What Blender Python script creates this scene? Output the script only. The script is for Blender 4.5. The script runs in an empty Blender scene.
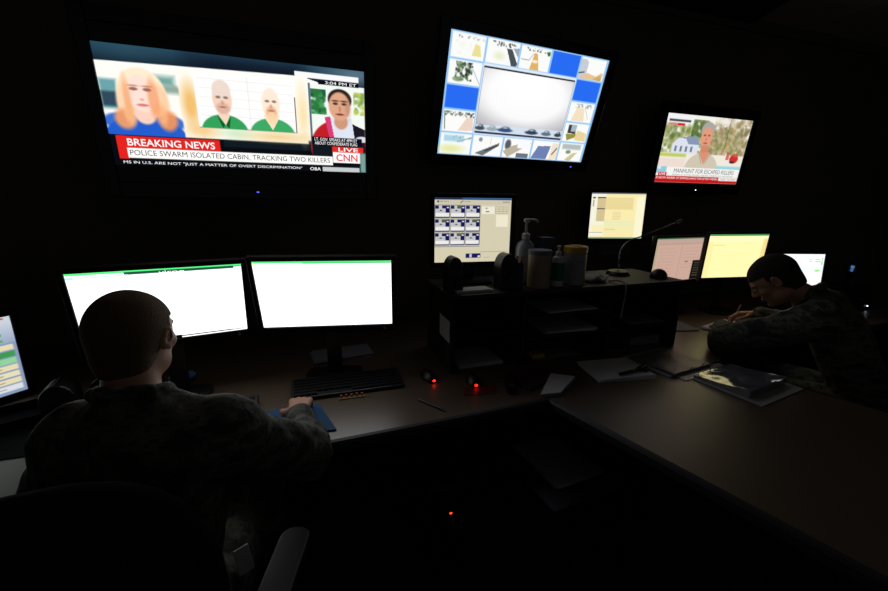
import bpy, bmesh, math, random
import numpy as np
from mathutils import Vector, Matrix, Euler
random.seed(7)
PI = math.pi
R = math.radians
scene = bpy.context.scene
COL = scene.collection

# ------------------------------------------------------------------ materials
def s2l(c):
    c = np.asarray(c, float)
    return np.where(c <= .04045, c / 12.92, ((c + .055) / 1.055) ** 2.4)

def hexl(r, g, b):
    v = s2l([r / 255, g / 255, b / 255]); return (float(v[0]), float(v[1]), float(v[2]), 1)

def mat(name, col, rough=.6, metal=0, noise=.12, scale=40, bump=0, bscale=200, spec=.5, trans=0, coat=0):
    m = bpy.data.materials.new(name); m.use_nodes = True
    nt = m.node_tree; b = nt.nodes['Principled BSDF']
    c = hexl(*col)
    b.inputs['Roughness'].default_value = rough
    b.inputs['Metallic'].default_value = metal
    b.inputs['Specular IOR Level'].default_value = spec
    b.inputs['Transmission Weight'].default_value = trans
    b.inputs['Coat Weight'].default_value = coat
    tc = nt.nodes.new('ShaderNodeTexCoord')
    n = nt.nodes.new('ShaderNodeTexNoise'); n.inputs['Scale'].default_value = scale; n.inputs['Detail'].default_value = 3
    nt.links.new(tc.outputs['Object'], n.inputs['Vector'])
    mx = nt.nodes.new('ShaderNodeMix'); mx.data_type = 'RGBA'
    mx.inputs[6].default_value = tuple(max(0, v * (1 - noise)) for v in c[:3]) + (1,)
    mx.inputs[7].default_value = tuple(min(1, v * (1 + noise)) for v in c[:3]) + (1,)
    nt.links.new(n.outputs['Fac'], mx.inputs[0]); nt.links.new(mx.outputs[2], b.inputs['Base Color'])
    if bump:
        n2 = nt.nodes.new('ShaderNodeTexNoise'); n2.inputs['Scale'].default_value = bscale; n2.inputs['Detail'].default_value = 2
        nt.links.new(tc.outputs['Object'], n2.inputs['Vector'])
        bp = nt.nodes.new('ShaderNodeBump'); bp.inputs['Strength'].default_value = bump; bp.inputs['Distance'].default_value = .01
        nt.links.new(n2.outputs['Fac'], bp.inputs['Height']); nt.links.new(bp.outputs['Normal'], b.inputs['Normal'])
    return m

def glow(name, col, strength):
    m = bpy.data.materials.new(name); m.use_nodes = True
    nt = m.node_tree; b = nt.nodes['Principled BSDF']
    b.inputs['Base Color'].default_value = (.01, .01, .01, 1)
    b.inputs['Emission Color'].default_value = hexl(*col); b.inputs['Emission Strength'].default_value = strength
    return m

def screen_mat(name, strength):
    m = bpy.data.materials.new(name); m.use_nodes = True
    nt = m.node_tree; b = nt.nodes['Principled BSDF']
    b.inputs['Base Color'].default_value = (.004, .004, .005, 1); b.inputs['Roughness'].default_value = .3
    a = nt.nodes.new('ShaderNodeAttribute'); a.attribute_name = 'picture'
    nt.links.new(a.outputs['Color'], b.inputs['Emission Color']); b.inputs['Emission Strength'].default_value = strength
    return m

def camo(name, cols, rough=.85):
    m = bpy.data.materials.new(name); m.use_nodes = True
    nt = m.node_tree; b = nt.nodes['Principled BSDF']; b.inputs['Roughness'].default_value = rough
    b.inputs['Specular IOR Level'].default_value = .25
    tc = nt.nodes.new('ShaderNodeTexCoord')
    sn = nt.nodes.new('ShaderNodeVectorMath'); sn.operation = 'SNAP'; sn.inputs[1].default_value = (.009, .009, .006)
    nt.links.new(tc.outputs['Object'], sn.inputs[0])
    mp = nt.nodes.new('ShaderNodeMapping'); mp.inputs['Scale'].default_value = (1, 1, 2.2)
    nt.links.new(sn.outputs[0], mp.inputs[0])
    n = nt.nodes.new('ShaderNodeTexNoise'); n.inputs['Scale'].default_value = 13; n.inputs['Detail'].default_value = 3
    nt.links.new(mp.outputs[0], n.inputs['Vector'])
    cr = nt.nodes.new('ShaderNodeValToRGB'); cr.color_ramp.interpolation = 'CONSTANT'
    el = cr.color_ramp.elements
    pos = [0, .42, .5, .58]
    el[0].position = 0; el[0].color = hexl(*cols[0]); el[1].position = pos[1]; el[1].color = hexl(*cols[1])
    for p, c in zip(pos[2:], cols[2:]):
        e = el.new(p); e.color = hexl(*c)
    nt.links.new(n.outputs['Fac'], cr.inputs['Fac']); nt.links.new(cr.outputs['Color'], b.inputs['Base Color'])
    n2 = nt.nodes.new('ShaderNodeTexNoise'); n2.inputs['Scale'].default_value = 22; n2.inputs['Detail'].default_value = 4
    nt.links.new(tc.outputs['Object'], n2.inputs['Vector'])
    bp = nt.nodes.new('ShaderNodeBump'); bp.inputs['Strength'].default_value = .5; bp.inputs['Distance'].default_value = .02
    nt.links.new(n2.outputs['Fac'], bp.inputs['Height']); nt.links.new(bp.outputs['Normal'], b.inputs['Normal'])
    return m

M = dict(
    wall=mat('dark_wall_paint', (104, 96, 86), .8, bump=.1, bscale=150, scale=3),
    ceiling=mat('ceiling_tile', (200, 192, 182), .9, bump=.4, bscale=120),
    ceiling_shade=mat('painted_ceiling_shade', (35, 35, 36), .85),
    carpet=mat('dark_carpet', (40, 40, 42), .95, bump=.6, bscale=400, noise=.3),
    desk=mat('beige_laminate', (86, 71, 58), .36, noise=.06, scale=90, bump=.03, bscale=300, spec=1.0),
    edge=mat('black_rubber_edge', (34, 36, 42), .5),
    black=mat('black_plastic', (16, 16, 18), .42),
    bezel=mat('matt_black_bezel', (12, 12, 13), .6, spec=.2),
    gloss=mat('gloss_black_plastic', (10, 10, 12), .18),
    soft=mat('black_fabric', (22, 22, 24), .95, bump=.4, bscale=500, spec=.2),
    hutch=mat('dark_hutch_laminate', (30, 26, 24), .6, scale=12),
    metal=mat('brushed_metal', (150, 150, 152), .35, metal=1),
    darkmetal=mat('dark_metal', (50, 50, 54), .4, metal=1),
    paper=mat('white_paper', (205, 208, 214), .8, noise=.03),
    greypaper=mat('grey_card', (120, 122, 130), .8, noise=.04),
    tan=mat('tan_card', (120, 98, 66), .8),
    plastic_sleeve=mat('glossy_page_sleeve', (105, 108, 118), .16, bump=.3, bscale=22, noise=.05, spec=.9, coat=1.0),
    sleeve_dull=mat('dull_page_sleeve', (105, 108, 118), .38, bump=.3, bscale=24, noise=.05, spec=.6),
    vinyl=mat('white_binder_vinyl', (160, 160, 160), .35),
    bluepad=mat('blue_mousepad', (16, 74, 122), .8, bump=.2, bscale=600),
    bluecup=mat('blue_plastic', (96, 140, 205), .5),
    canister=mat('beige_canister', (158, 140, 124), .5),
    clear=mat('clear_dispenser', (150, 165, 180), .2, noise=.05),
    green=mat('green_label', (20, 110, 50), .5),
    white=mat('white_plastic', (195, 198, 200), .4),
    yellow=mat('yellow_lid', (205, 160, 30), .4),
    label=mat('pale_label', (150, 150, 160), .5, noise=.3, scale=60),
    navy=mat('navy_plastic', (40, 50, 80), .4),
    orange=mat('orange_cap', (190, 110, 60), .5),
    cloth=mat('white_cloth', (170, 168, 165), .9, bump=.5, bscale=60),
    red=mat('red_glow_tint', (84, 26, 20), .5),
    skin=mat('skin', (190, 140, 116), .55, noise=.08, scale=30, bump=.08, bscale=300),
    lips=mat('lips', (165, 95, 85), .5),
    hairblond=mat('short_sandy_hair', (104, 80, 52), .85, bump=.8, bscale=420, noise=.35, scale=200),
    hairdark=mat('short_dark_hair', (46, 36, 28), .85, bump=.8, bscale=420, noise=.35, scale=200),
    eye=mat('eyeball', (225, 225, 220), .2),
    boot=mat('sage_boot', (70, 74, 66), .8),
    camo=camo('tiger_camouflage', [(46, 50, 47), (74, 78, 70), (94, 95, 86), (60, 64, 66)]),
    belt=mat('tan_belt', (110, 98, 78), .8),
    led_blue=glow('blue_led', (60, 60, 255), 4), led_white=glow('white_led', (230, 240, 255), 3),
    led_red=glow('red_led', (255, 20, 10), 9), led_red_dim=glow('dim_red_led', (255, 60, 20), 3),
)

# ------------------------------------------------------------------ mesh helpers
def link(name, me, parent=None, loc=None, rot=None):
    o = bpy.data.objects.new(name, me); COL.objects.link(o)
    if parent is not None: o.parent = parent
    if loc is not None: o.location = loc
    if rot is not None: o.rotation_euler = rot
    return o

def obj(name, bm, m, parent=None, smooth=False, bevel=0, loc=None, rot=None, **tags):
    bmesh.ops.recalc_face_normals(bm, faces=bm.faces[:])
    me = bpy.data.meshes.new(name); bm.to_mesh(me); bm.free()
    for mm in (m if isinstance(m, (list, tuple)) else [m]): me.materials.append(mm)
    if smooth:
        for p in me.polygons: p.use_smooth = True
    o = link(name, me, parent, loc, rot)
    if bevel:
        b = o.modifiers.new('bevel', 'BEVEL'); b.width = bevel; b.segments = 2; b.limit_method = 'ANGLE'; b.angle_limit = R(40)
    for k, v in tags.items(): o[k] = v
    return o

def thing(name, label, cat, loc=(0, 0, 0), rotz=0, group=None):
    o = bpy.data.objects.new(name, None); COL.objects.link(o); o.empty_display_size = .05
    o.location = loc; o.rotation_euler = (0, 0, rotz)
    o['label'] = label; o['category'] = cat
    if group: o['group'] = group
    return o

def tag(o, label, cat, group=None):
    o['label'] = label; o['category'] = cat
    if group: o['group'] = group
    return o

def box(bm, x0, x1, y0, y1, z0, z1, mtx=None, mi=0):
    vs = [bm.verts.new(v) for v in ((x0, y0, z0), (x1, y0, z0), (x1, y1, z0), (x0, y1, z0), (x0, y0, z1), (x1, y0, z1), (x1, y1, z1), (x0, y1, z1))]
    for f in ((0, 3, 2, 1), (4, 5, 6, 7), (0, 1, 5, 4), (1, 2, 6, 5), (2, 3, 7, 6), (3, 0, 4, 7)):
        bm.faces.new([vs[i] for i in f]).material_index = mi
    if mtx is not None:
        for v in vs: v.co = mtx @ v.co
    return bm

def bx(*a, mtx=None):
    return box(bmesh.new(), *a, mtx=mtx)

def prism(bm, pts, z0, z1):
    lo = [bm.verts.new((x, y, z0)) for x, y in pts]; hi = [bm.verts.new((x, y, z1)) for x, y in pts]
    n = len(pts)
    bm.faces.new(lo[::-1]); bm.faces.new(hi)
    for i in range(n): bm.faces.new((lo[i], lo[(i + 1) % n], hi[(i + 1) % n], hi[i]))
    return bm

def rprism(w, d, z0, z1, r=.01, n=5, cx=0, cy=0):
    pts = []
    for sx, sy, a0 in ((1, 1, 0), (-1, 1, 90), (-1, -1, 180), (1, -1, 270)):
        for k in range(n + 1):
            a = R(a0 + 90 * k / n); pts.append((cx + sx * (w / 2 - r) + r * math.cos(a), cy + sy * (d / 2 - r) + r * math.sin(a)))
    return prism(bmesh.new(), pts, z0, z1)

def lathe(bm, prof, n=28, c=(0, 0, 0), mtx=None):
    rings = []
    for r, z in prof:
        ring = []
        for k in range(n):
            a = 2 * PI * k / n; v = Vector((c[0] + max(r, 1e-5) * math.cos(a), c[1] + max(r, 1e-5) * math.sin(a), c[2] + z))
            if mtx is not None: v = mtx @ v
            ring.append(bm.verts.new(v))
        rings.append(ring)
    for a, b in zip(rings, rings[1:]):
        for k in range(n): bm.faces.new((a[k], a[(k + 1) % n], b[(k + 1) % n], b[k]))
    bm.faces.new(rings[0][::-1]); bm.faces.new(rings[-1])
    return bm

def lat(prof, n=28, c=(0, 0, 0), mtx=None): return lathe(bmesh.new(), prof, n, c, mtx)

def tube(bm, pts, r, n=8, sub=6):
    P = [Vector(p) for p in pts]; path = []
    if sub > 1 and len(P) > 2:
        for i in range(len(P) - 1):
            p0 = P[max(i - 1, 0)]; p1 = P[i]; p2 = P[i + 1]; p3 = P[min(i + 2, len(P) - 1)]
            for k in range(sub):
                t = k / sub
                path.append(.5 * ((2 * p1) + (p2 - p0) * t + (2 * p0 - 5 * p1 + 4 * p2 - p3) * t * t + (3 * p1 - p0 - 3 * p2 + p3) * t ** 3))
        path.append(P[-1])
    else: path = P
    rings = []; up = Vector((0, 0, 1))
    for i, p in enumerate(path):
        d = (path[min(i + 1, len(path) - 1)] - path[max(i - 1, 0)]).normalized()
        s = d.cross(up)
        if s.length < .05: s = d.cross(Vector((1, 0, 0)))
        s.normalize(); u = s.cross(d).normalized()
        rr = r(i / (len(path) - 1)) if callable(r) else r
        rings.append([bm.verts.new(p + rr * (math.cos(2 * PI * k / n) * s + math.sin(2 * PI * k / n) * u)) for k in range(n)])
    for a, b in zip(rings, rings[1:]):
        for k in range(n): bm.faces.new((a[k], a[(k + 1) % n], b[(k + 1) % n], b[k]))
    bm.faces.new(rings[0][::-1]); bm.faces.new(rings[-1])
    return bm

def ball(bm, c, r, sc=(1, 1, 1), seg=20, rot=None):
    m = Matrix.Translation(c) @ (rot.to_4x4() if rot else Matrix.Identity(4)) @ Matrix.Diagonal((*[r * s for s in sc], 1))
    bmesh.ops.create_uvsphere(bm, u_segments=seg, v_segments=seg // 2 + 2, radius=1, matrix=m)
    return bm

# ------------------------------------------------------------------ picture canvas for screens
class Canvas:
    def __init__(s, nx, ny, asp, base=(0, 0, 0)):
        s.nx, s.ny, s.asp = nx, ny, asp
        s.a = np.zeros((ny, nx, 3)) + np.array(base) / 255
        s.V, s.U = np.meshgrid(np.linspace(0, 1, ny), np.linspace(0, 1, nx), indexing='ij')
        s.px = 1 / ny; s.rng = np.random.RandomState(nx)
    def blend(s, mask, c, al=1):
        c = np.array(c, float) / 255; mask = np.clip(mask, 0, 1)[..., None] * al
        s.a = s.a * (1 - mask) + c * mask
    def rect(s, u0, v0, u1, v1, c, al=1, soft=.6):
        d = np.minimum(np.minimum((s.U - u0), (u1 - s.U)) * s.asp, np.minimum(s.V - v0, v1 - s.V))
        s.blend(d / (s.px * soft) + .5, c, al)
    def ell(s, u, v, ru, rv, c, al=1, soft=1.5, ang=0, clip=None):
        x = (s.U - u) * s.asp; y = s.V - v; ca, sa = math.cos(R(ang)), math.sin(R(ang))
        x, y = x * ca + y * sa, -x * sa + y * ca
        rx, ry = ru * s.asp, rv
        d = (1 - np.sqrt((x / rx) ** 2 + (y / ry) ** 2)) * min(rx, ry)
        m = np.clip(d / (s.px * soft) + .5, 0, 1)
        if clip: m = m * ((s.U >= clip[0]) & (s.V >= clip[1]) & (s.U <= clip[2]) & (s.V <= clip[3]))
        s.blend(m, c, al)
    def poly(s, pts, c, al=1):
        m = np.zeros_like(s.U, bool); n = len(pts)
        for i in range(n):
            (x1, y1), (x2, y2) = pts[i], pts[(i + 1) % n]
            if y1 == y2: continue
            m ^= ((y1 > s.V) != (y2 > s.V)) & (s.U < (x2 - x1) * (s.V - y1) / (y2 - y1) + x1)
        s.blend(m.astype(float), c, al)
    def line(s, u0, v0, u1, v1, w, c, al=1):
        ax, ay, bx_, by = u0 * s.asp, v0, u1 * s.asp, v1
        dx, dy = bx_ - ax, by - ay; L = dx * dx + dy * dy + 1e-12
        t = np.clip(((s.U * s.asp - ax) * dx + (s.V - ay) * dy) / L, 0, 1)
        d = np.hypot(s.U * s.asp - ax - t * dx, s.V - ay - t * dy)
        s.blend((w / 2 - d) / s.px + .5, c, al)
    def noise(s, u0, v0, u1, v1, cols, n=300, r=.02, al=.6):
        for _ in range(n):
            u = s.rng.uniform(u0, u1); v = s.rng.uniform(v0, v1); rr = r * s.rng.uniform(.5, 1.3)
            i0, i1 = int(max(0, (v - rr) * s.ny)), int((v + rr) * s.ny) + 2
            j0, j1 = int(max(0, (u - rr / s.asp) * s.nx)), int((u + rr / s.asp) * s.nx) + 2
            U = s.U[i0:i1, j0:j1]; V = s.V[i0:i1, j0:j1]
            ok = (U >= u0) & (U <= u1) & (V >= v0) & (V <= v1)
            m = np.clip((1 - np.hypot((U - u) * s.asp, V - v) / rr) * 2, 0, 1) * ok * al
            c = np.array(cols[s.rng.randint(len(cols))]) / 255
            s.a[i0:i1, j0:j1] = s.a[i0:i1, j0:j1] * (1 - m[..., None]) + c * m[..., None]
    def gradv(s, u0, v0, u1, v1, c0, c1, horiz=False):
        t = (s.U - u0) / (u1 - u0) if horiz else (s.V - v0) / (v1 - v0)
        ok = (s.U >= u0) & (s.U <= u1) & (s.V >= v0) & (s.V <= v1)
        col = (1 - t)[..., None] * np.array(c0) / 255 + t[..., None] * np.array(c1) / 255
        s.a = np.where(ok[..., None], col, s.a)
    def textlines(s, u0, v0, u1, rows, dv, c, al=.5, h=.008):
        for k in range(rows):
            v = v0 + k * dv; u = u0
            end = u1 - s.rng.uniform(0, .25) * (u1 - u0)
            while u < end:
                w = s.rng.uniform(.01, .04); s.rect(u, v, min(u + w, end), v + h, c, al); u += w + .008

def canvas_mesh(name, cv, w, h, m, parent, y=0, zc=0):
    nx, ny = cv.nx, cv.ny
    X, Z = np.meshgrid(np.linspace(-w / 2, w / 2, nx), np.linspace(h / 2, -h / 2, ny) + zc)
    co = np.stack([X, np.full_like(X, y), Z], -1).reshape(-1, 3)
    I = np.arange(nx * ny).reshape(ny, nx)
    q = np.stack([I[:-1, :-1], I[1:, :-1], I[1:, 1:], I[:-1, 1:]], -1).reshape(-1, 4)
    me = bpy.data.meshes.new(name); me.vertices.add(len(co)); me.vertices.foreach_set('co', co.ravel())
    me.loops.add(q.size); me.polygons.add(len(q)); me.loops.foreach_set('vertex_index', q.ravel().astype(np.int32))
    me.polygons.foreach_set('loop_start', np.arange(0, q.size, 4, dtype=np.int32))
    me.update(calc_edges=True); me.validate()
    at = me.attributes.new('picture', 'FLOAT_COLOR', 'POINT')
    lin = s2l(np.clip(cv.a, 0, 1)).reshape(-1, 3); at.data.foreach_set('color', np.c_[lin, np.ones(len(lin))].ravel().astype(np.float32))
    me.materials.append(m)
    return link(name, me, parent)

FONT_CACHE = {}
def text_geo(s):
    if s in FONT_CACHE: return FONT_CACHE[s]
    cu = bpy.data.curves.new('t', 'FONT'); cu.body = s; cu.size = 1; cu.resolution_u = 3; cu.offset = .014 if s in ('BREAKING NEWS', 'CNN', 'LIVE', 'OBA') else 0
    o = bpy.data.objects.new('t', cu); COL.objects.link(o)
    dg = bpy.context.evaluated_depsgraph_get(); me = bpy.data.meshes.new_from_object(o.evaluated_get(dg))
    v = np.array([x.co[:2] for x in me.vertices]); f = [tuple(p.vertices) for p in me.polygons]
    bpy.data.objects.remove(o); bpy.data.meshes.remove(me); bpy.data.curves.remove(cu)
    FONT_CACHE[s] = (v, f); return v, f

def texts(name, items, w, h, m, parent, y=-.0008, zc=0):
    """items: (string, u0, v0, u1, v1, colour) - each line of lettering fitted to a box in picture fractions"""
    for s, u0, v0, u1, v1, c in items:
        v, f = text_geo(s)
        lo, hi = v.min(0), v.max(0)
        x = (u0 + (v[:, 0] - lo[0]) / (hi[0] - lo[0]) * (u1 - u0) - .5) * w
        z = (.5 - (v1 - (v[:, 1] - lo[1]) / (hi[1] - lo[1]) * (v1 - v0))) * h + zc
        me = bpy.data.meshes.new(name); me.from_pydata([(a, y, d) for a, d in zip(x, z)], [], f); me.update()
        at = me.attributes.new('picture', 'FLOAT_COLOR', 'POINT'); at.data.foreach_set('color', np.array([list(s2l(np.array(c) / 255)) + [1]] * len(v), np.float32).ravel())
        me.materials.append(m); link(name, me, parent)

# ------------------------------------------------------------------ camera (position 1.5 m above the floor, wide lens)
CAM = [[0.950247, 0.062889, -0.305082], [-0.311278, 0.228329, -0.922481], [0.011645, 0.971551, 0.236545]]
cd = bpy.data.cameras.new('camera'); cam = bpy.data.objects.new('camera', cd); COL.objects.link(cam)
mw = Matrix(CAM).to_4x4(); mw.translation = (0, 0, 1.5); cam.matrix_world = mw
cd.sensor_width = 36; cd.lens = 36 * 395.718 / 888; cd.clip_start = .02; scene.camera = cam
scene.view_settings.view_transform = 'Standard'; scene.view_settings.look = 'None'
scene.view_settings.exposure = 0; scene.view_settings.gamma = 1; scene.view_settings.use_curve_mapping = False

# ------------------------------------------------------------------ room
DZ = .74      # desk height
HZ = 1.10     # top of the shelf unit
def struct(name, bm, m, **k):
    o = obj(name, bm, m, **k); o['kind'] = 'structure'; return o
XL, XR, YB, YF, ZC = -2.6, 5.6, -2.6, 2.5, 2.85
struct('floor', bx(XL, XR, YB, YF, -.05, 0), M['carpet'])
struct('wall_front', bx(XL - .1, XR + .1, YF, YF + .1, -.05, ZC + .1), M['wall'])
struct('wall_left', bx(XL - .1, XL, YB, YF, -.05, ZC + .1), M['wall'])
struct('wall_right', bx(XR, XR + .1, YB, YF, -.05, ZC + .1), M['wall'])
cb = bx(XL, XR, YB, YF, ZC, ZC + .05)
struct('ceiling', cb, M['ceiling'])
# ceiling grid bars
gb = bmesh.new()
for i in range(14): box(gb, XL + .3 + i * .61 - .012, XL + .3 + i * .61 + .012, YB, YF, ZC - .006, ZC)
for j in range(9): box(gb, XL, XR, YB + .22 + j * .61 - .012, YB + .22 + j * .61 + .012, ZC - .0065, ZC)
struct('trim_1', gb, M['ceiling'])
struct('trim_2', bx(XL, XR, YF - .02, YF, ZC - .09, ZC - .0066), M['wall'])
struct('baseboard_front', bx(XL, XR, YF - .015, YF, 0, .1), M['edge'])
struct('baseboard_left', bx(XL, XL + .015, YB, YF - .015, 0, .1), M['edge'])
struct('baseboard_right', bx(XR - .015, XR, YB, YF - .015, 0, .1), M['edge'])
# shadow on the ceiling over the wall screens, put in as a dark slab
struct('shade_slab', prism(bmesh.new(), [(1.2, YF - .02), (3.22, YF - .02), (2.72, 1.2), (1.2, 1.2)], ZC - .05, ZC - .0066), M['ceiling_shade'])

# ------------------------------------------------------------------ screens
def orient(o, yaw, tilt): o.rotation_euler = Euler((R(tilt), 0, R(yaw)), 'XYZ')

def shell(w, h, bz, top, bot, depth, r=.012, ang=0):
    """hollow front frame + tapered rear housing, screen plane at y=0"""
    bm = bmesh.new(); W = w / 2 + bz; z0 = -h / 2 - bot; z1 = h / 2 + top
    box(bm, -W, -w / 2, -.008, .02, z0, z1); box(bm, w / 2, W, -.008, .02, z0, z1)
    box(bm, -w / 2, w / 2, -.008, .02, h / 2, z1); box(bm, -w / 2, w / 2, -.008, .02, z0, -h / 2)
    return bm
def rear(w, h, bz, top, bot, depth):
    bm = bmesh.new(); W = w / 2 + bz; z0 = -h / 2 - bot; z1 = h / 2 + top
    a = [(-W, z0), (W, z0), (W, z1), (-W, z1)]; k = .72; zc = (z0 + z1) / 2
    r0 = [bm.verts.new((x, .02, z)) for x, z in a]; r1 = [bm.verts.new((x * .97, .02 + depth * .35, zc + (z - zc) * .97)) for x, z in a]
    r2 = [bm.verts.new((x * k, .02 + depth, zc + (z - zc) * k)) for x, z in a]
    for A, B in ((r0, r1), (r1, r2)):
        for i in range(4): bm.faces.new((A[i], A[(i + 1) % 4], B[(i + 1) % 4], B[i]))
    bm.faces.new(r0[::-1]); bm.faces.new(r2); return bm

def television(name, label, c, yaw, tilt, w, h, bz, top, bot, cv, picw, pich, strength, items, ledpos, ledm, group):
    t = thing(name, label, 'television', c, 0, group); orient(t, yaw, tilt)
    obj('bezel', shell(w, h, bz, top, bot, .06), M['gloss'], t, bevel=.004)
    obj('rear_housing', rear(w, h, bz, top, bot, .06), M['black'], t)
    m = screen_mat('screen_glow', strength)
    if picw < w or pich < h:
        obj('panel', bx(-w / 2, w / 2, .0015, .006, -h / 2, h / 2), M['gloss'], t)
    s = canvas_mesh('screen', cv, picw, pich, m, t)
    if items: texts('lettering', items, picw, pich, m, s)
    l = bmesh.new(); ball(l, (ledpos[0], -.009, ledpos[1]), .0045, (1.3, .5, .7), 10); obj('power_light', l, ledm, t, smooth=True)
    # wall bracket: from the rear housing back to the wall
    inv = (Matrix.Translation(c) @ Euler((R(tilt), 0, R(yaw)), 'XYZ').to_matrix().to_4x4()).inverted()
    b = bmesh.new(); box(b, -.14, .14, .081, .095, -.14, .14)
    wc = Vector((c[0], YF - .012, c[2])); p = Matrix.Translation(c) @ Euler((R(tilt), 0, R(yaw)), 'XYZ').to_matrix().to_4x4() @ Vector((0, .09, 0))
    tube(b, [inv @ p, inv @ wc], .025, 12)
    box(b, -.11, .11, -.012, .012, -.16, .16, mtx=inv @ Matrix.Translation(wc))
    obj('wall_bracket', b, M['darkmetal'], t)
    return t

# --- left television: news programme
def face(cv, u, v, s, skin, hair, shirt, jacket=None, clip=None, sh=1.0, hairtop=True, longhair=False):
    a = cv.asp
    if longhair:
        cv.ell(u, v + .05, .62 * s / a * 1.05, .80 * s, hair, 1, 3, clip=clip)
        cv.ell(u - .42 * s / a, v + .65 * s, .26 * s / a, .55 * s, hair, 1, 3, clip=clip)
        cv.ell(u + .42 * s / a, v + .65 * s, .26 * s / a, .55 * s, hair, 1, 3, clip=clip)
    cv.ell(u, v + 1.62 * s, 1.15 * s / a * sh, .78 * s, jacket or shirt, 1, 2, clip=clip)
    cv.ell(u, v + .72 * s, .24 * s / a, .42 * s, tuple(int(x * .86) for x in skin), 1, 2, clip=clip)
    if jacket:
        cv.poly([(u - .3 * s / a, v + .82 * s), (u + .3 * s / a, v + .82 * s), (u + .18 * s / a, v + 2.2 * s), (u - .18 * s / a, v + 2.2 * s)], shirt)
    else:
        cv.poly([(u - .24 * s / a, v + .85 * s), (u + .24 * s / a, v + .85 * s), (u, v + 1.2 * s)], tuple(int(x * .86) for x in skin))
    if hairtop and not longhair: cv.ell(u, v - .12 * s, .47 * s / a, .60 * s, hair, 1, 1.5, clip=clip)
    cv.ell(u, v + .1 * s, .42 * s / a, .56 * s, skin, 1, 2, clip=clip)
    if not hairtop: cv.ell(u, v - .1 * s, .41 * s / a, .44 * s, skin, 1, 2, clip=clip)
    dk = tuple(int(x * .62) for x in skin)
    for q in (-1, 1):
        cv.ell(u + q * .17 * s / a, v + .0 * s, .09 * s / a, .035 * s, dk, .9)
        cv.ell(u + q * .17 * s / a, v - .09 * s, .11 * s / a, .02 * s, dk, .6)
    cv.ell(u, v + .2 * s, .05 * s / a, .04 * s, dk, .45); cv.ell(u, v + .37 * s, .13 * s / a, .035 * s, (170, 80, 70), .8)
    cv.ell(u + .26 * s / a, v + .2 * s, .12 * s / a, .3 * s, dk, .22, 6)

cv = Canvas(430, 187, 2.3, (4, 5, 9))
cv.gradv(0, 0, 1, .16, (34, 66, 88), (8, 12, 26)); cv.rect(.3, 0, .72, .13, (4, 8, 20), .5, 40)
cv.ell(.1, .05, .14, .1, (52, 96, 110), .5, 40); cv.ell(.96, .05, .12, .1, (120, 150, 165), .6, 30)
cv.poly([(0, .155), (.75, .115), (.82, .155), (1, .155), (1, .73), (0, .73)], (252, 250, 244)); cv.line(0, .155, .75, .115, .03, (252, 250, 244))
cv.rect(0, .735, 1, 1, (5, 8, 14)); cv.rect(.4, .7, .85, .80, (14, 24, 32), 1, 3)
# presenter on the left
cv.rect(0, .28, .055, .52, (70, 140, 150), .8, 6); cv.rect(.0, .38, .05, .50, (30, 50, 70), .8, 5); cv.rect(.19, .22, .25, .30, (60, 130, 120), .7, 10); cv.rect(.19, .30, .27, .36, (40, 90, 70), .5, 8)
cv.ell(.134, .38, .082, .21, (255, 234, 204), 1, 4); cv.ell(.080, .47, .034, .17, (252, 214, 178), 1, 5); cv.ell(.188, .46, .034, .17, (250, 208, 168), 1, 5)
cv.ell(.13, .80, .15, .24, (34, 92, 205), 1, 2, clip=(0, 0, 1, .735)); cv.ell(.05, .62, .06, .07, (34, 92, 205), .9, 4); cv.ell(.215, .62, .05, .07, (34, 92, 205), .9, 4)
cv.ell(.064, .60, .034, .085, (240, 156, 104), .95, 7, ang=-20); cv.ell(.212, .60, .030, .085, (236, 146, 92), .95, 7, ang=20); cv.ell(.085, .55, .02, .09, (250, 190, 140), .8, 6); cv.ell(.19, .55, .02, .09, (248, 180, 130), .8, 6)
cv.ell(.134, .555, .036, .08, (250, 208, 190), 1, 4); cv.ell(.133, .38, .050, .150, (255, 224, 212), 1, 4)
cv.ell(.17, .42, .018, .16, (242, 160, 110), .8, 5); cv.ell(.083, .42, .012, .16, (242, 170, 120), .8, 5)
for q in (.108, .153): cv.ell(q, .345, .014, .014, (150, 90, 80), .9); cv.ell(q, .318, .017, .008, (190, 130, 100), .8)
cv.ell(.131, .43, .008, .012, (225, 160, 140), .7); cv.ell(.131, .475, .02, .012, (220, 110, 110), .9)
cv.rect(0, .735, .4, 1, (5, 8, 14), 1)
# blurred backdrop and two head-and-shoulder portraits
cv.rect(.262, .15, .745, .73, (252, 248, 238), 1, 2)
cv.ell(.297, .44, .028, .17, (238, 180, 90), .85, 14); cv.ell(.33, .66, .05, .06, (240, 190, 110), .7, 16); cv.ell(.62, .68, .12, .04, (236, 200, 130), .8, 14); cv.ell(.45, .67, .05, .04, (190, 230, 190), .7, 14); cv.ell(.73, .45, .02, .2, (245, 215, 150), .7, 14)
cv.rect(.318, .15, .70, .632, (255, 253, 250))
for k in range(5): cv.rect(.33, .2 + .08 * k, .69, .205 + .08 * k, (205, 200, 210), .6)
cv.rect(.513, .16, .516, .62, (225, 220, 225), .8); cv.rect(.696, .3, .70, .632, (70, 60, 50), .8); cv.rect(.318, .628, .70, .634, (110, 100, 80), .8)
CL = (.318, .15, .698, .63)
cv.ell(.414, .66, .088, .155, (50, 160, 90), 1, 2, clip=CL); cv.ell(.60, .66, .09, .15, (60, 168, 100), 1, 2, clip=CL)
cv.poly([(.39, .50), (.438, .50), (.418, .60)], (244, 214, 190)); cv.poly([(.565, .48), (.635, .48), (.60, .62)], (250, 226, 196))
cv.poly([(.388, .515), (.415, .60), (.405, .63)], (16, 90, 40)); cv.poly([(.44, .515), (.417, .60), (.43, .63)], (16, 90, 40))
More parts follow.
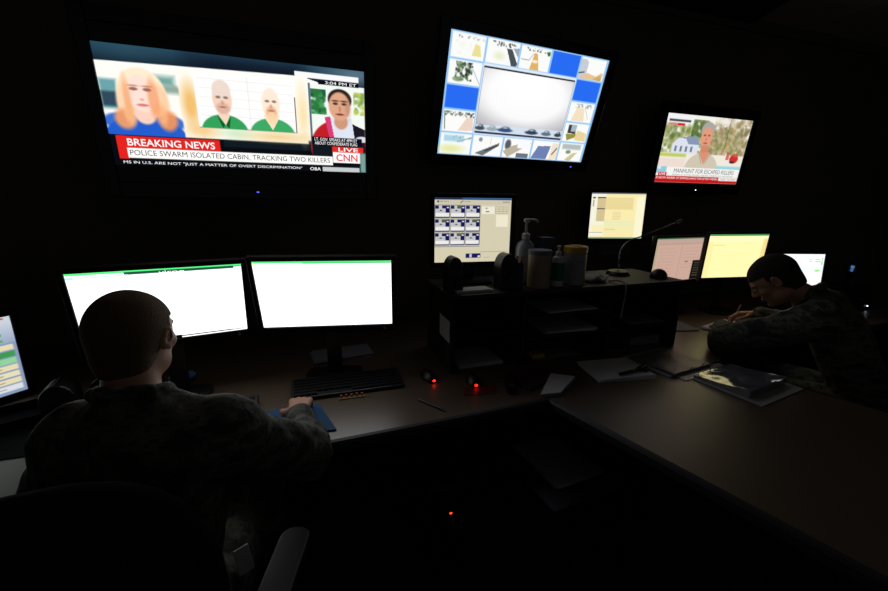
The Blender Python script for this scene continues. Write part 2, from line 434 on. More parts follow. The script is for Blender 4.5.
cv.ell(.414, .37, .036, .14, (244, 208, 186), 1, 2.5); cv.ell(.414, .29, .034, .085, (236, 216, 204), 1, 2.5); cv.ell(.414, .45, .026, .05, (206, 160, 140), .6, 4)
cv.ell(.60, .38, .036, .145, (253, 232, 212), 1, 2.5); cv.ell(.60, .46, .022, .06, (225, 160, 110), .7, 5); cv.ell(.6, .51, .02, .06, (250, 215, 170), .8, 4)
for cxx in (.414, .60):
    for q in (-.014, .014): cv.ell(cxx + q, .355, .009, .012, (120, 90, 80), .8)
    cv.ell(cxx, .44, .013, .008, (170, 90, 80), .8); cv.ell(cxx, .40, .006, .02, (190, 140, 120), .5)
# reporter on the right
cv.rect(.765, .155, 1, .735, (240, 246, 240)); cv.noise(.765, .2, .83, .44, [(40, 120, 60), (60, 150, 80), (30, 90, 60)], 60, .035, .9); cv.noise(.95, .2, 1, .42, [(190, 200, 80), (120, 160, 80)], 30, .03, .7)
cv.ell(.885, .76, .13, .28, (190, 30, 36), 1, 2); cv.poly([(.93, .50), (1, .56), (1, .735), (.93, .735)], (24, 22, 34)); cv.poly([(.84, .46), (.94, .46), (.955, .735), (.86, .735)], (220, 226, 240)); cv.poly([(.82, .46), (.845, .45), (.865, .735), (.845, .735)], (215, 60, 120))
cv.ell(.892, .50, .03, .07, (206, 150, 120), 1, 3); cv.ell(.89, .285, .052, .10, (40, 28, 24), 1, 2); cv.ell(.888, .35, .047, .135, (222, 166, 134), 1, 3)
for q in (.87, .908): cv.ell(q, .325, .011, .012, (60, 36, 30), .9); cv.ell(q, .298, .015, .008, (60, 40, 32), .8)
cv.ell(.889, .375, .006, .03, (180, 120, 96), .6); cv.ell(.889, .425, .018, .010, (120, 50, 46), .9); cv.ell(.925, .36, .012, .1, (160, 110, 88), .35, 6)
cv.ell(.985, .66, .03, .03, (240, 240, 245), .9); cv.rect(.76, .735, 1, 1, (14, 22, 30))
cv.rect(.757, .155, .765, .735, (60, 90, 110), .9); cv.rect(.705, .06, .975, .112, (246, 246, 246)); cv.rect(.80, .118, .975, .158, (6, 8, 22))
cv.rect(.76, .655, .985, .735, (6, 10, 26))
cv.rect(.032, .742, .385, .845, (226, 34, 30)); cv.rect(.02, .742, .052, .945, (226, 34, 30)); cv.rect(.05, .845, .848, .935, (255, 254, 250))
cv.rect(.848, .742, .99, .80, (224, 44, 36)); cv.rect(.85, .80, .975, .905, (252, 250, 250)); cv.rect(.85, .907, .975, .935, (4, 6, 12)); cv.rect(.975, .80, 1, 1, (120, 160, 150), 1, 4)
cv.rect(.02, .945, .82, 1, (8, 10, 18)); cv.rect(.80, .955, .97, 1, (196, 202, 204))
W_ = (250, 250, 250); K_ = (40, 44, 54)
items = [('BREAKING NEWS', .055, .765, .365, .828, W_), ('POLICE SWARM ISOLATED CABIN, TRACKING TWO KILLERS', .058, .863, .835, .918, K_),
         ('MS IN U.S. ARE NOT "JUST A MATTER OF OVERT DISCRIMINATION"', .03, .96, .71, .992, W_), ('OBA', .745, .96, .792, .992, W_),
         ('LIVE', .875, .752, .965, .79, W_), ('CNN', .864, .818, .962, .89, (226, 44, 44)), ('3:04 PM ET', .83, .124, .965, .152, W_),
         ('LT. GOV. SPEAKS AT 4PM ET', .772, .662, .962, .692, W_), ('ABOUT CONFEDERATE FLAG', .772, .70, .962, .73, W_)]
T1 = (-.242, 2.033, 1.843)
television('television', 'large wall television showing a split-screen breaking news programme, leftmost of the three', T1, 1.1, 4.6, 1.02, .574, .05, .06, .065, cv, 1.02, .443, 1.05, items, (.015, -.322), M['led_blue'], None)

# --- middle television: grid of camera pictures
cv = Canvas(330, 186, 16 / 9, (150, 200, 245))
def cell(i, j, kind):
    u0, v0, u1, v1 = i * .2 + .006, j * .2 + .008, i * .2 + .194, j * .2 + .194
    if i == 4: u1 = .985
    if i == 0: u0 = .012
    du, dv = u1 - u0, v1 - v0
    P = lambda a, b: (u0 + a * du, v0 + b * dv)
    if kind == 'blue': cv.rect(u0, v0, u1, v1, (40, 108, 244)); return
    cv.rect(u0, v0, u1, v1, (252, 252, 250))
    g = [(90, 100, 96), (140, 150, 150), (200, 205, 205)]
    if kind == 'lot': cv.noise(*P(0, .08), *P(1, .2), g, 14, .012, .6); cv.poly([P(.7, .35), P(.85, .4), P(.92, .85), P(.62, .85)], (236, 226, 150)); cv.noise(*P(.1, .3), *P(.6, .9), [(240, 245, 225)], 12, .02)
    if kind == 'wallpath': cv.noise(*P(.1, .05), *P(1, .25), [(60, 70, 70), (120, 130, 130)], 26, .012, .8); cv.poly([P(.6, .3), P(.78, .3), P(1, .85), P(.98, 1), P(.82, 1)], (74, 82, 86)); cv.poly([P(.8, .25), P(1, .2), P(1, .6)], (150, 170, 190)); cv.ell(*P(.4, .65), .03, .03, (225, 235, 190), .7, 6)
    if kind == 'road': cv.noise(*P(.1, .05), *P(1, .2), [(50, 60, 50), (110, 120, 110)], 20, .010, .8); cv.poly([P(.45, .25), P(.55, .25), P(.68, .98), P(.36, .98)], (226, 180, 100)); cv.line(*P(.05, .6), *P(.3, .6), .006, (120, 140, 160)); cv.line(*P(.3, .6), *P(.42, .3), .006, (150, 170, 190)); cv.ell(*P(.5, .62), .02, .012, (255, 240, 220)); cv.ell(*P(.93, .2), .01, .018, (40, 120, 50))
    if kind == 'room': cv.poly([P(.2, .1), P(.3, .2), P(.3, .75), P(0, .95), P(0, .1)], (200, 205, 215)); cv.poly([P(0, .95), P(.35, .7), P(.7, .8), P(.9, .6), P(.97, .6), P(.95, 1), P(0, 1)], (232, 198, 150)); cv.line(*P(0, .75), *P(.2, .68), .010, (50, 50, 60)); cv.poly([P(.6, .95), P(.9, .7), P(.95, 1)], (210, 170, 100))
    if kind == 'tree': cv.noise(*P(.2, .05), *P(.72, .85), [(40, 70, 40), (80, 110, 70), (150, 170, 140), (30, 40, 40)], 60, .018, .8); cv.line(*P(.72, .3), *P(.98, .9), .008, (170, 190, 210)); cv.ell(*P(.3, .8), .03, .02, (120, 150, 110), .8)
    if kind == 'street': cv.noise(*P(0, .02), *P(1, .3), [(50, 56, 60), (100, 120, 90), (160, 170, 170)], 40, .014, .8); cv.poly([P(.75, .3), P(.95, .3), P(1, .9), P(.5, .95)], (238, 214, 196)); cv.line(*P(.03, .1), *P(.08, .9), .008, (60, 80, 50))
    if kind == 'court': cv.noise(*P(.2, .05), *P(.9, .3), [(110, 120, 110), (170, 180, 180)], 20, .014, .8); cv.poly([P(.3, .25), P(.6, .25), P(.7, .95), P(.15, .95)], (245, 226, 196)); cv.line(*P(.62, .2), *P(.85, .8), .006, (200, 180, 150))
    if kind == 'pillar': cv.rect(*P(.15, .1), *P(.5, .55), (60, 62, 66)); cv.poly([P(.1, .6), P(.5, .55), P(.6, .7), P(.2, .95)], (150, 150, 60)); cv.poly([P(.55, .35), P(.97, .5), P(.97, .95), P(.5, .9)], (236, 214, 160)); cv.rect(*P(.28, .1), *P(.5, .45), (170, 185, 195))
    if kind == 'aerial': cv.rect(*P(.1, .1), *P(.75, .4), (120, 190, 220), .6, 4); cv.ell(*P(.35, .75), .07, .035, (226, 232, 150), .8, 8); cv.line(*P(.55, .4), *P(1, .15), .012, (150, 180, 200)); cv.noise(*P(.4, .1), *P(1, .3), g, 12, .01)
    if kind == 'hall': cv.poly([P(.1, .9), P(.9, .3), P(.9, .45), P(.4, 1)], (110, 116, 124)); cv.ell(*P(.25, .2), .012, .02, (110, 120, 140), .8); cv.line(*P(.45, .75), *P(.85, .45), .012, (50, 54, 60)); cv.line(*P(.6, 0), *P(.6, .4), .005, (200, 180, 150))
    if kind == 'desk': cv.ell(*P(.15, .35), .02, .05, (70, 76, 80), .9, 3); cv.poly([P(0, .7), P(.3, .4), P(.9, .1), P(1, .2), P(.4, .8), P(.2, 1)], (190, 180, 160)); cv.rect(*P(.5, .75), *P(.95, 1), (110, 116, 130)); cv.rect(*P(.5, .0), *P(.96, .5), (250, 250, 255))
    if kind == 'ramp': cv.poly([P(.2, .3), P(.7, .25), P(.6, 1), P(0, 1)], (110, 130, 180)); cv.poly([P(.75, .1), P(1, .1), P(1, .95), P(.7, 1)], (245, 228, 205)); cv.line(*P(.8, .7), *P(.95, .35), .012, (60, 56, 60))
    if kind == 'yard': cv.rect(*P(.1, .05), *P(.9, .35), (150, 165, 160), .7, 4); cv.poly([P(.3, .95), P(.6, .55), P(.8, .5), P(.55, 1)], (206, 200, 150)); cv.ell(*P(.4, .5), .02, .02, (90, 110, 80), .7)
    if kind != 'wallpath': cv.rect(u0, v0, u1, v0 + .012, (235, 245, 252))
for ij, k in {(0, 0): 'lot', (1, 0): 'wallpath', (2, 0): 'road', (3, 0): 'blue', (4, 0): 'room', (0, 1): 'tree', (0, 2): 'blue', (0, 3): 'street', (0, 4): 'aerial',
              (4, 1): 'blue', (4, 2): 'court', (4, 3): 'pillar', (4, 4): 'yard', (1, 4): 'hall', (2, 4): 'desk', (3, 4): 'ramp'}.items(): cell(*ij, k)
cv.rect(.2, .2, .8, .8, (225, 238, 252)); cv.rect(.205, .222, .795, .79, (140, 138, 150))
cv.ell(.5, .42, .40, .34, (255, 255, 255), .95, 50, clip=(.207, .236, .793, .72)); cv.ell(.48, .36, .26, .2, (255, 255, 255), 1, 50, clip=(.207, .236, .793, .72))
cv.rect(.205, .222, .795, .236, (10, 10, 14)); cv.poly([(.207, .71), (.793, .70), (.793, .77), (.207, .77)], (215, 226, 240))
for u, w_, c in ((.235, .03, (60, 72, 84)), (.31, .035, (150, 170, 180)), (.395, .05, (50, 74, 120)), (.575, .045, (44, 60, 80)), (.68, .035, (90, 110, 126)), (.765, .025, (50, 60, 70))):
    cv.ell(u, .742, w_, .018, c, .95); cv.ell(u + .004, .722, w_ * .55, .014, c, .95); cv.ell(u, .72, w_ * .35, .007, (200, 215, 225), .9)
cv.rect(.207, .772, .795, .785, (24, 36, 70))
T2 = (1.191, 2.168, 2.02)
television('television', 'wall television showing a grid of security camera pictures, middle of the three', T2, 6.0, 16.4, 1.02, .574, .055, .05, .06, cv, 1.02, .574, 1.0, [], (.43, -.318), M['led_blue'], None)

# --- right television
cv = Canvas(250, 141, 16 / 9, (250, 248, 240))
cv.noise(0, .12, 1, .55, [(120, 140, 70), (90, 120, 60), (160, 170, 100), (190, 180, 130)], 420, .05, .55)
cv.noise(.55, 0, 1, .55, [(170, 150, 100), (210, 190, 150), (140, 120, 90)], 260, .045, .5); cv.noise(.3, .05, .5, .3, [(80, 110, 60), (110, 130, 70)], 80, .045, .6)
cv.rect(0, 0, .3, .14, (248, 250, 250), 1, 10); cv.ell(.65, .05, .12, .05, (252, 248, 240), .9, 10)
cv.poly([(.12, .42), (.18, .33), (.38, .30), (.42, .40), (.42, .56), (.12, .58)], (226, 232, 244)); cv.poly([(.18, .33), (.38, .29), (.43, .42), (.3, .42), (.26, .34)], (140, 156, 186))
for k in range(4): cv.rect(.15 + .06 * k, .45, .175 + .06 * k, .53, (120, 130, 150))
cv.line(.735, .02, .735, .5, .008, (90, 80, 70)); cv.line(.62, .1, .9, .3, .005, (130, 110, 90))
cv.poly([(0, .55), (1, .55), (1, .78), (0, .78)], (246, 240, 226)); cv.rect(0, .56, .3, .61, (190, 205, 90), .9, 4); cv.rect(0, .64, .3, .78, (244, 226, 216))
cv.ell(.885, .60, .055, .07, (214, 50, 46), 1, 2); cv.ell(.87, .65, .03, .02, (50, 50, 60)); cv.ell(.9, .54, .03, .03, (220, 90, 80)); cv.rect(.78, .5, .82, .62, (200, 60, 60), .7)
cv.ell(.50, .52, .05, .12, (214, 140, 112), 1, 3); cv.ell(.505, .80, .20, .27, (214, 204, 184), 1, 2); cv.poly([(.44, .52), (.58, .52), (.52, .70)], (226, 150, 120)); cv.line(.44, .53, .5, .70, .010, (150, 140, 120)); cv.line(.59, .53, .53, .70, .010, (150, 140, 120))
cv.ell(.49, .19, .078, .115, (176, 172, 166), 1, 2); cv.ell(.49, .30, .066, .15, (234, 160, 130), 1, 2.5); cv.ell(.49, .47, .04, .06, (214, 140, 112), .8, 4)
for q in (.465, .515): cv.ell(q, .27, .014, .013, (130, 70, 56), .9)
cv.ell(.49, .33, .008, .025, (190, 110, 90), .6); cv.ell(.49, .385, .022, .011, (160, 70, 66), .9)
cv.rect(.03, .075, .27, .105, (30, 30, 40), .85, 2); cv.rect(.03, .125, .17, .16, (224, 120, 120), .7); cv.rect(.13, .125, .21, .16, (226, 40, 40))
cv.rect(.69, .72, 1, .78, (150, 216, 226), .9, 4); cv.rect(.115, .765, 1, .90, (250, 250, 246)); cv.rect(.0, .76, .115, .86, (150, 210, 226)); cv.rect(0, .76, .05, .8, (235, 245, 250), .8)
cv.rect(.03, .845, .125, .90, (214, 36, 34)); cv.rect(0, .90, 1, 1, (200, 26, 28)); cv.rect(.76, .90, 1, .955, (244, 240, 236))
K2 = (70, 80, 92)
items = [('MANHUNT FOR ESCAPED KILLERS', .20, .785, .935, .85, K2), ('SEARCH INTENSIFIES NEAR CABIN IN WOODS', .19, .868, .93, .89, (130, 136, 140)), ('LIVE', .045, .855, .11, .89, W_),
         ('AS BOTH RIDERS OF SURVEILLANCE THE AFTER WIDEN', .01, .915, .745, .945, W_), ('MORE   TO COME', .79, .915, .97, .94, (120, 120, 120))]
T3 = (2.734, 2.299, 1.862)
television('television', 'wall television showing a grey-haired reporter outdoors, rightmost of the three', T3, -.3, 6.1, .80, .45, .05, .07, .08, cv, .80, .45, .95, items, (0, -.275), M['led_white'], None)

# ------------------------------------------------------------------ desk monitors
def monitor(label, c, yaw, tilt, w, h, bz, bot, cv, strength, items=None, surf=DZ, led=None, ledx=.16, buttons=0, back=.07, base=(.24, .19), wall=False):
    t = thing('computer_monitor', label, 'monitor', c); orient(t, yaw, tilt)
    obj('bezel', shell(w, h, bz, bz, bot, .05), M['bezel'], t, bevel=.003)
    obj('rear_housing', rear(w, h, bz, bz, bot, .035), M['black'], t)
    m = screen_mat('screen_glow', strength)
    s = canvas_mesh('screen', cv, w, h, m, t)
    if items: texts('lettering', items, w, h, m, s)
    if led:
        l = bmesh.new(); ball(l, (w / 2 - .03, -.008, -h / 2 - bot / 2), .003, seg=8); obj('power_light', l, led, t)
    if buttons:
        l = bmesh.new()
        for k in range(buttons): box(l, w / 2 - .07 - .018 * k, w / 2 - .062 - .018 * k, -.0105, -.008, -h / 2 - bot * .6, -h / 2 - bot * .4)
        obj('buttons', l, M['darkmetal'], t)
        obj('power_button', lat([(.007, 0), (.007, .003), (.005, .004)], 16, mtx=Matrix.Translation((w / 2 - .03, -.008, -h / 2 - bot / 2)) @ Matrix.Rotation(PI / 2, 4, 'X')), M['metal'], t)
    W = Matrix.Translation(c) @ Euler((R(tilt), 0, R(yaw)), 'XYZ').to_matrix().to_4x4(); inv = W.inverted()
    if wall:
        b = bmesh.new(); p = W @ Vector((0, .055, 0)); tube(b, [inv @ p, inv @ Vector((c[0], YF - .01, c[2]))], .018, 10); box(b, -.06, .06, -.009, .009, -.08, .08, mtx=inv @ Matrix.Translation((c[0], YF - .01, c[2])))
        obj('wall_bracket', b, M['darkmetal'], t); return t
    rz = Matrix.Rotation(R(yaw), 4, 'Z')
    foot = Vector((c[0], c[1], surf)) + (rz @ Vector((0, back + .01, 0)))
    F = inv @ Matrix.Translation(foot) @ rz
    nb = bmesh.new(); top = c[2] + h * .1
    box(nb, -.03, .03, -.012, .014, .014, top - surf, mtx=F)
    p0 = F @ Vector((0, 0, top - surf - .05)); box(nb, -.05, .05, .052, p0.y, p0.z - .05, p0.z + .04)
    obj('stand_neck', nb, M['black'], t)
    bb = bmesh.new(); pr_ = []
    for k in range(32):
        a = 2 * PI * k / 32; pr_.append((base[0] / 2 * math.copysign(abs(math.cos(a)) ** .6, math.cos(a)), -.03 + base[1] / 2 * math.copysign(abs(math.sin(a)) ** .6, math.sin(a))))
    prism(bb, pr_, .0005, .014)
    for v in bb.verts: v.co = F @ v.co
    obj('stand_base', bb, M['black'], t, bevel=.003)
    return t

def doc(nx, ny, asp, paper, green=True):
    c = Canvas(nx, ny, asp, paper)
    if green: c.rect(0, 0, 1, .035, (50, 190, 90)); c.rect(.35, .03, 1, .04, (30, 120, 60))
    return c
# A: behind the seated man's head
cv = doc(190, 107, 16 / 9, (255, 255, 255)); cv.rect(0, 0, 1, .022, (70, 210, 110)); cv.rect(.3, .022, .95, .058, (20, 60, 44)); cv.rect(.05, .05, .32, .075, (170, 195, 215)); cv.rect(0, .05, .04, .085, (140, 200, 230))
cv.rect(0, .13, 1, .15, (255, 250, 214)); cv.textlines(.16, .23, .4, 1, .05, (170, 170, 180), .35, .012); cv.textlines(.55, .3, .9, 6, .08, (210, 210, 220), .4, .01); cv.rect(.45, .965, .98, .985, (60, 60, 64)); cv.rect(.9, .95, .99, .975, (210, 210, 215))
items = [('viroo', .49, .03, .64, .075, (235, 250, 240))]
SB = 1.75
monitor('wide black monitor with a white page, partly hidden by the seated man\'s head', (-.526, 1.648, 1.112), 11, 12.3, .51, .287, .018, .03, cv, SB, items, led=None, buttons=4, back=.03, base=(.22, .11))
# B
cv = doc(190, 107, 16 / 9, (255, 255, 255)); cv.rect(0, 0, 1, .028, (70, 200, 110)); cv.rect(0, .03, .03, .06, (255, 240, 160)); cv.textlines(.45, .07, .65, 1, .05, (190, 190, 195), .6, .01); cv.textlines(.45, .165, .65, 1, .05, (200, 200, 205), .6, .01)
cv.textlines(.13, .29, .45, 1, .05, (150, 185, 215), .5, .014); cv.textlines(.08, .4, .5, 6, .08, (236, 236, 240), .7, .01); cv.ell(.87, .83, .005, .012, (90, 90, 90), .8); cv.rect(.965, .5, .97, .72, (215, 215, 215)); cv.textlines(.9, .36, .95, 1, .1, (200, 200, 200), .6)
monitor('wide black monitor showing a bare white page, beside the seated man\'s monitor', (.035, 1.584, 1.13), -10, 14, .51, .287, .018, .03, cv, SB, led=None, buttons=4, back=.13, base=(.24, .13))
# L
cv = Canvas(150, 94, 1.6, (150, 168, 205)); cv.rect(0, 0, 1, .07, (226, 232, 240)); cv.rect(.94, .02, .96, .04, (200, 60, 50))
cv.gradv(0, .07, 1, .34, (222, 232, 244), (170, 186, 214))
for k in range(3):
    cv.rect(.84, .10 + .08 * k, .87, .155 + .08 * k, (60, 170, 80)); cv.rect(.87, .13 + .08 * k, .93, .16 + .08 * k, (90, 190, 110)); cv.line(.72, .16 + .08 * k, .83, .11 + .08 * k, .012, (50, 110, 70)); cv.rect(.60, .1 + .08 * k, .70, .15 + .08 * k, (236, 240, 246))
# rows of the board
rowc = [(252, 240, 196), (70, 170, 90), (160, 232, 170), (252, 240, 196), (252, 244, 206), (252, 240, 196), (240, 244, 250)]
for k, c_ in enumerate(rowc):
    v = .36 + .088 * k
    for j in range(4):
        u = .02 + .245 * j; cv.rect(u, v, u + .225, v + .07, c_ if (k * 3 + j * j) % 4 or j == 3 else (236, 240, 248)); cv.rect(u + .02, v + .03, u + .13, v + .042, (120, 130, 110), .7)
monitor('monitor at far left showing a status board of yellow and green rows', (-1.243, 1.656, .915), 49, 0, .474, .296, .02, .025, cv, .82, led=None)
# C
cv = Canvas(230, 184, 1.25, (222, 214, 184)); cv.rect(0, 0, 1, .03, (34, 84, 150)); cv.rect(0, 0, .35, .02, (30, 34, 44)); cv.rect(.03, .03, .99, .10, (214, 206, 182)); cv.ell(.045, .056, .012, .014, (50, 44, 44)); cv.textlines(.07, .05, .2, 1, .05, (120, 110, 100), .8, .01); cv.line(.33, .075, .36, .045, .012, (120, 80, 60)); cv.textlines(.38, .05, .48, 1, .05, (120, 110, 100), .8, .01); cv.rect(.88, .05, .98, .07, (160, 150, 130), .8)
def thumb(u, v, alt):
    cv.rect(u, v, u + .19, v + .2, (60, 66, 110)); cv.rect(u + .006, v + .006, u + .18, v + .17, (206, 206, 208))
    cv.rect(u + .006, v + .012, u + .05, v + .06, (24, 26, 96)); cv.rect(u + .09, v + .012, u + .18, v + .055, (20, 22, 86)); cv.rect(u + .135, v + .05, u + .18, v + .12, (20, 22, 86))
    if alt: cv.rect(u + .085, v + .012, u + .145, v + .05, (96, 100, 60))
    cv.rect(u + .15, v + .03, u + .175, v + .05, (235, 235, 240)); cv.ell(u + .075, v + .085, .012, .01, (40, 40, 40)); cv.rect(u + .03, v + .09, u + .12, v + .094, (120, 120, 130)); cv.rect(u + .006, v + .125, u + .18, v + .18, (246, 244, 238))
for j in range(3):
    for i in range(3): thumb(.005 + .197 * i, .108 + .212 * j, (i + j) % 2)
cv.rect(.0, .745, .59, .755, (120, 120, 140)); cv.rect(.609, .13, .78, .245, (246, 242, 222)); cv.ell(.67, .155, .012, .008, (110, 100, 90)); cv.rect(.66, .2, .71, .215, (90, 84, 80), .8)
for k in range(4): cv.rect(.79, .13 + .035 * k, .965, .134 + .035 * k, (150, 144, 126)); cv.rect(.79 + .05 * k, .13, .793 + .05 * k, .235, (150, 144, 126))
cv.rect(.801, .256, .963, .444, (248, 240, 214)); cv.rect(.6, .84, .98, .846, (150, 144, 130)); cv.rect(.41, .865, .607, .938, (26, 28, 92)); cv.rect(.46, .87, .49, .93, (210, 210, 216)); cv.rect(.57, .9, .6, .93, (230, 230, 235)); cv.textlines(.65, .93, .75, 1, .1, (130, 126, 110), .8, .008)
monitor('square monitor on the shelf unit showing nine small blue and white panes', (.726, 1.766, 1.357), -5, -.3, .376, .30, .02, .022, cv, .92, surf=HZ, back=.06, base=(.22, .17))
# D
cv = Canvas(150, 120, 1.25, (255, 240, 178)); cv.rect(0, 0, 1, .02, (60, 90, 150)); cv.rect(0, .02, .27, .95, (250, 247, 226)); cv.rect(.84, .08, 1, .97, (255, 250, 214)); cv.gradv(.265, .1, .78, .36, (240, 222, 158), (238, 220, 156)); cv.gradv(.27, .6, .84, .93, (240, 240, 190), (255, 240, 176))
cv.rect(.12, .10, .27, .62, (216, 198, 150)); cv.rect(.117, .09, .27, .115, (60, 60, 60)); cv.rect(.117, .335, .265, .352, (40, 40, 50)); cv.rect(.03, .09, .08, .12, (60, 60, 60)); cv.rect(.04, .15, .06, .3, (120, 116, 100), .7); cv.rect(.04, .7, .27, .84, (255, 242, 190)); cv.rect(0, .862, .26, .87, (70, 60, 40)); cv.rect(0, .975, 1, 1, (60, 120, 120), .8)
for k in range(4): cv.textlines(.42, .42 + .045 * k, .6, 1, .1, (200, 180, 130), .7, .018)
cv.textlines(.3, .79, .5, 1, .1, (170, 160, 90), .8, .012)
monitor('square monitor high on the wall with a pale yellow page', (1.957, 2.223, 1.403), -14.1, -.7, .376, .30, .02, .02, cv, .97, wall=True)
# E
cv = Canvas(150, 94, 1.6, (214, 176, 160)); cv.rect(0, 0, 1, .03, (20, 90, 50)); cv.rect(0, .03, 1, .14, (200, 172, 158)); cv.rect(0, .14, 1, .15, (170, 140, 126)); cv.rect(0, .03, .06, 1, (196, 178, 150)); cv.rect(.94, .14, 1, 1, (196, 170, 140)); cv.rect(.51, .15, .515, 1, (160, 124, 112)); cv.textlines(.1, .24, .45, 9, .075, (176, 140, 130), .5, .012); cv.textlines(.56, .24, .9, 7, .075, (176, 140, 130), .5, .012)
cv.rect(.62, .55, .68, .57, (140, 50, 50)); cv.rect(.78, .54, 1, 1, (18, 18, 16)); cv.textlines(.82, .6, .95, 6, .06, (150, 140, 120), .7, .014)
monitor('wide monitor tinted pinkish with a two column page, beyond the shelf unit', (2.361, 2.045, 1.121), 2.5, 3.8, .474, .296, .014, .028, cv, .92)
# F
cv = Canvas(150, 94, 1.6, (255, 238, 172)); cv.rect(0, 0, 1, .035, (30, 130, 70)); cv.rect(0, .035, 1, .16, (255, 240, 186)); cv.rect(0, .16, .1, 1, (250, 230, 160)); cv.rect(.93, .1, 1, 1, (236, 214, 140)); cv.textlines(.1, .24, .36, 1, .1, (150, 150, 110), .9, .012); cv.textlines(.6, .2, .9, 1, .1, (220, 200, 150), .7, .01); cv.textlines(.15, .4, .85, 6, .08, (240, 220, 150), .6, .01)
monitor('wide monitor with a bright cream page, behind the second man\'s head', (2.724, 1.932, 1.147), -7.4, 3.2, .474, .296, .014, .028, cv, 1.15, led=M['led_white'])
# G
cv = Canvas(150, 94, 1.6, (252, 254, 255)); cv.rect(.55, .3, 1, .5, (236, 244, 255)); cv.rect(.72, .14, .78, .16, (240, 150, 160)); cv.rect(.72, .2, .78, .22, (240, 160, 170)); cv.rect(.84, .14, .92, .16, (120, 200, 120)); cv.rect(.84, .2, .94, .22, (90, 200, 90)); cv.rect(.95, .2, .98, .3, (160, 220, 160)); cv.ell(.9, .46, .05, .03, (150, 230, 120)); cv.line(.2, .35, .6, .75, .008, (225, 240, 225))
cv.rect(.96, .10, .975, .16, (80, 190, 80))
monitor('monitor with a pale bluish white page, to the right of the second man\'s head', (3.21, 1.84, 1.03), -15.8, -4, .403, .252, .02, .024, cv, 1.15, back=.06)

# ------------------------------------------------------------------ desks
FL = lambda x: 1.145 + (x + .8) * .0467          # front edge line of the long counter
def nose(pts, w=.016, h0=DZ - .045, h1=DZ + .002):
    """rounded rubber edge strip following a polyline"""
    bm = bmesh.new(); prof = [(0, h0), (w * .7, h0 + .003), (w, h0 + .012), (w, h1 - .012), (w * .7, h1 - .003), (0, h1)]
    rings = []
    P = [Vector((*p, 0)) for p in pts]
    for i, p in enumerate(P):
        a = (P[i] - P[i - 1]).normalized() if i > 0 else None; b = (P[i + 1] - P[i]).normalized() if i < len(P) - 1 else None
        na = Vector((a.y, -a.x, 0)) if a else None; nb_ = Vector((b.y, -b.x, 0)) if b else None
        n = ((na + nb_) / (1 + na.dot(nb_))) if (na and nb_) else (na or nb_)
        rings.append([bm.verts.new((p.x + n.x * d, p.y + n.y * d, z)) for d, z in prof])
    for A, B in zip(rings, rings[1:]):
        for k in range(len(prof)): bm.faces.new((A[k], A[(k + 1) % len(prof)], B[(k + 1) % len(prof)], B[k]))
    bm.faces.new(rings[0][::-1]); bm.faces.new(rings[-1]); return bm
t = thing('control_desk', 'long beige-topped counter with dark rubber edge running along the wall below the screens', 'desk', (0, 0, 0))
CR = (.851, 1.222); CF = (1.81, 1.30)
obj('worktop', prism(bmesh.new(), [(-2.2, FL(-2.2)), CR, CF, (2.06, 1.355), (2.35, 1.46), (5.0, 1.46), (5.0, YF - .03), (-2.2, YF - .03)], DZ - .035, DZ), M['desk'], t)
obj('edge_trim', nose([(-2.2, FL(-2.2)), (CR[0] - .018, CR[1])]), M['edge'], t, smooth=False)
obj('edge_trim', nose([(CF[0] + .02, CF[1] + .004), (2.06, 1.355), (2.35, 1.46), (5.0, 1.46)]), M['edge'], t)
for x in (-2.15, -1.15, .86, 1.9, 3.6, 4.9):
    obj('support_panel', bx(x, x + .03, 1.45, YF - .06, .002, DZ - .035), M['hutch'], t)
obj('modesty_panel', bx(-2.1, 4.88, YF - .06, YF - .035, .3, DZ - .035), M['hutch'], t)
t = thing('side_desk', 'wide beige desk jutting out from the counter towards the lower right, under the open binder', 'desk', (0, 0, 0))
obj('worktop', prism(bmesh.new(), [CR, (1.363, -.6), (2.50, -.6), CF], DZ - .035, DZ), M['desk'], t)
obj('edge_trim', nose([CR, (1.363, -.6)]), M['edge'], t)
obj('edge_trim', nose([(2.50, -.6), CF], w=.016), M['edge'], t)
obj('support_panel', bx(1.42, 2.42, -.55, -.52, .002, DZ - .035), M['hutch'], t)
obj('support_panel', bx(1.30, 1.83, 1.10, 1.13, .002, DZ - .035), M['hutch'], t)
obj('modesty_panel', prism(bmesh.new(), [(1.56, 1.09), (1.59, 1.09), (1.93, -.51), (1.90, -.51)], .2, DZ - .035), M['hutch'], t)

# ------------------------------------------------------------------ shelf unit on the counter
t = thing('shelf_unit', 'low dark shelf unit on the counter holding paper trays, with bottles on its top', 'shelf', (1.19, 1.73, DZ))
HX0, HX1, HY0, HY1 = .545, 1.84, 1.545, 1.915
def loc(b, t=t):
    bmesh.ops.translate(b, verts=b.verts, vec=-Vector(t.location)); return b
obj('top', loc(bx(HX0 - .008, HX1 + .008, HY0 - .008, HY1, HZ - .02, HZ)), M['hutch'], t, bevel=.002)
for x in (HX0, HX1 - .018): obj('side_panel', loc(bx(x, x + .018, HY0, HY1, DZ + .001, HZ - .02)), M['hutch'], t)
obj('back_panel', loc(bx(HX0 + .018, HX1 - .018, HY1 - .01, HY1, DZ + .001, HZ - .02)), M['hutch'], t)
for x in (.90, 1.385): obj('divider', loc(bx(x, x + .014, HY0 + .004, HY1 - .01, DZ + .001, HZ - .02)), M['hutch'], t)
for x0, x1, z in ((HX0 + .018, .90, .90), (.914, 1.385, .86), (.914, 1.385, .965), (1.399, HX1 - .018, .86)):
    obj('shelf', loc(bx(x0, x1, HY0 + .004, HY1 - .01, z, z + .01)), M['hutch'], t)
obj('shelf_light', loc(ball(bmesh.new(), (.907, 1.546, .941), .004, seg=8)), M['darkmetal'], t)
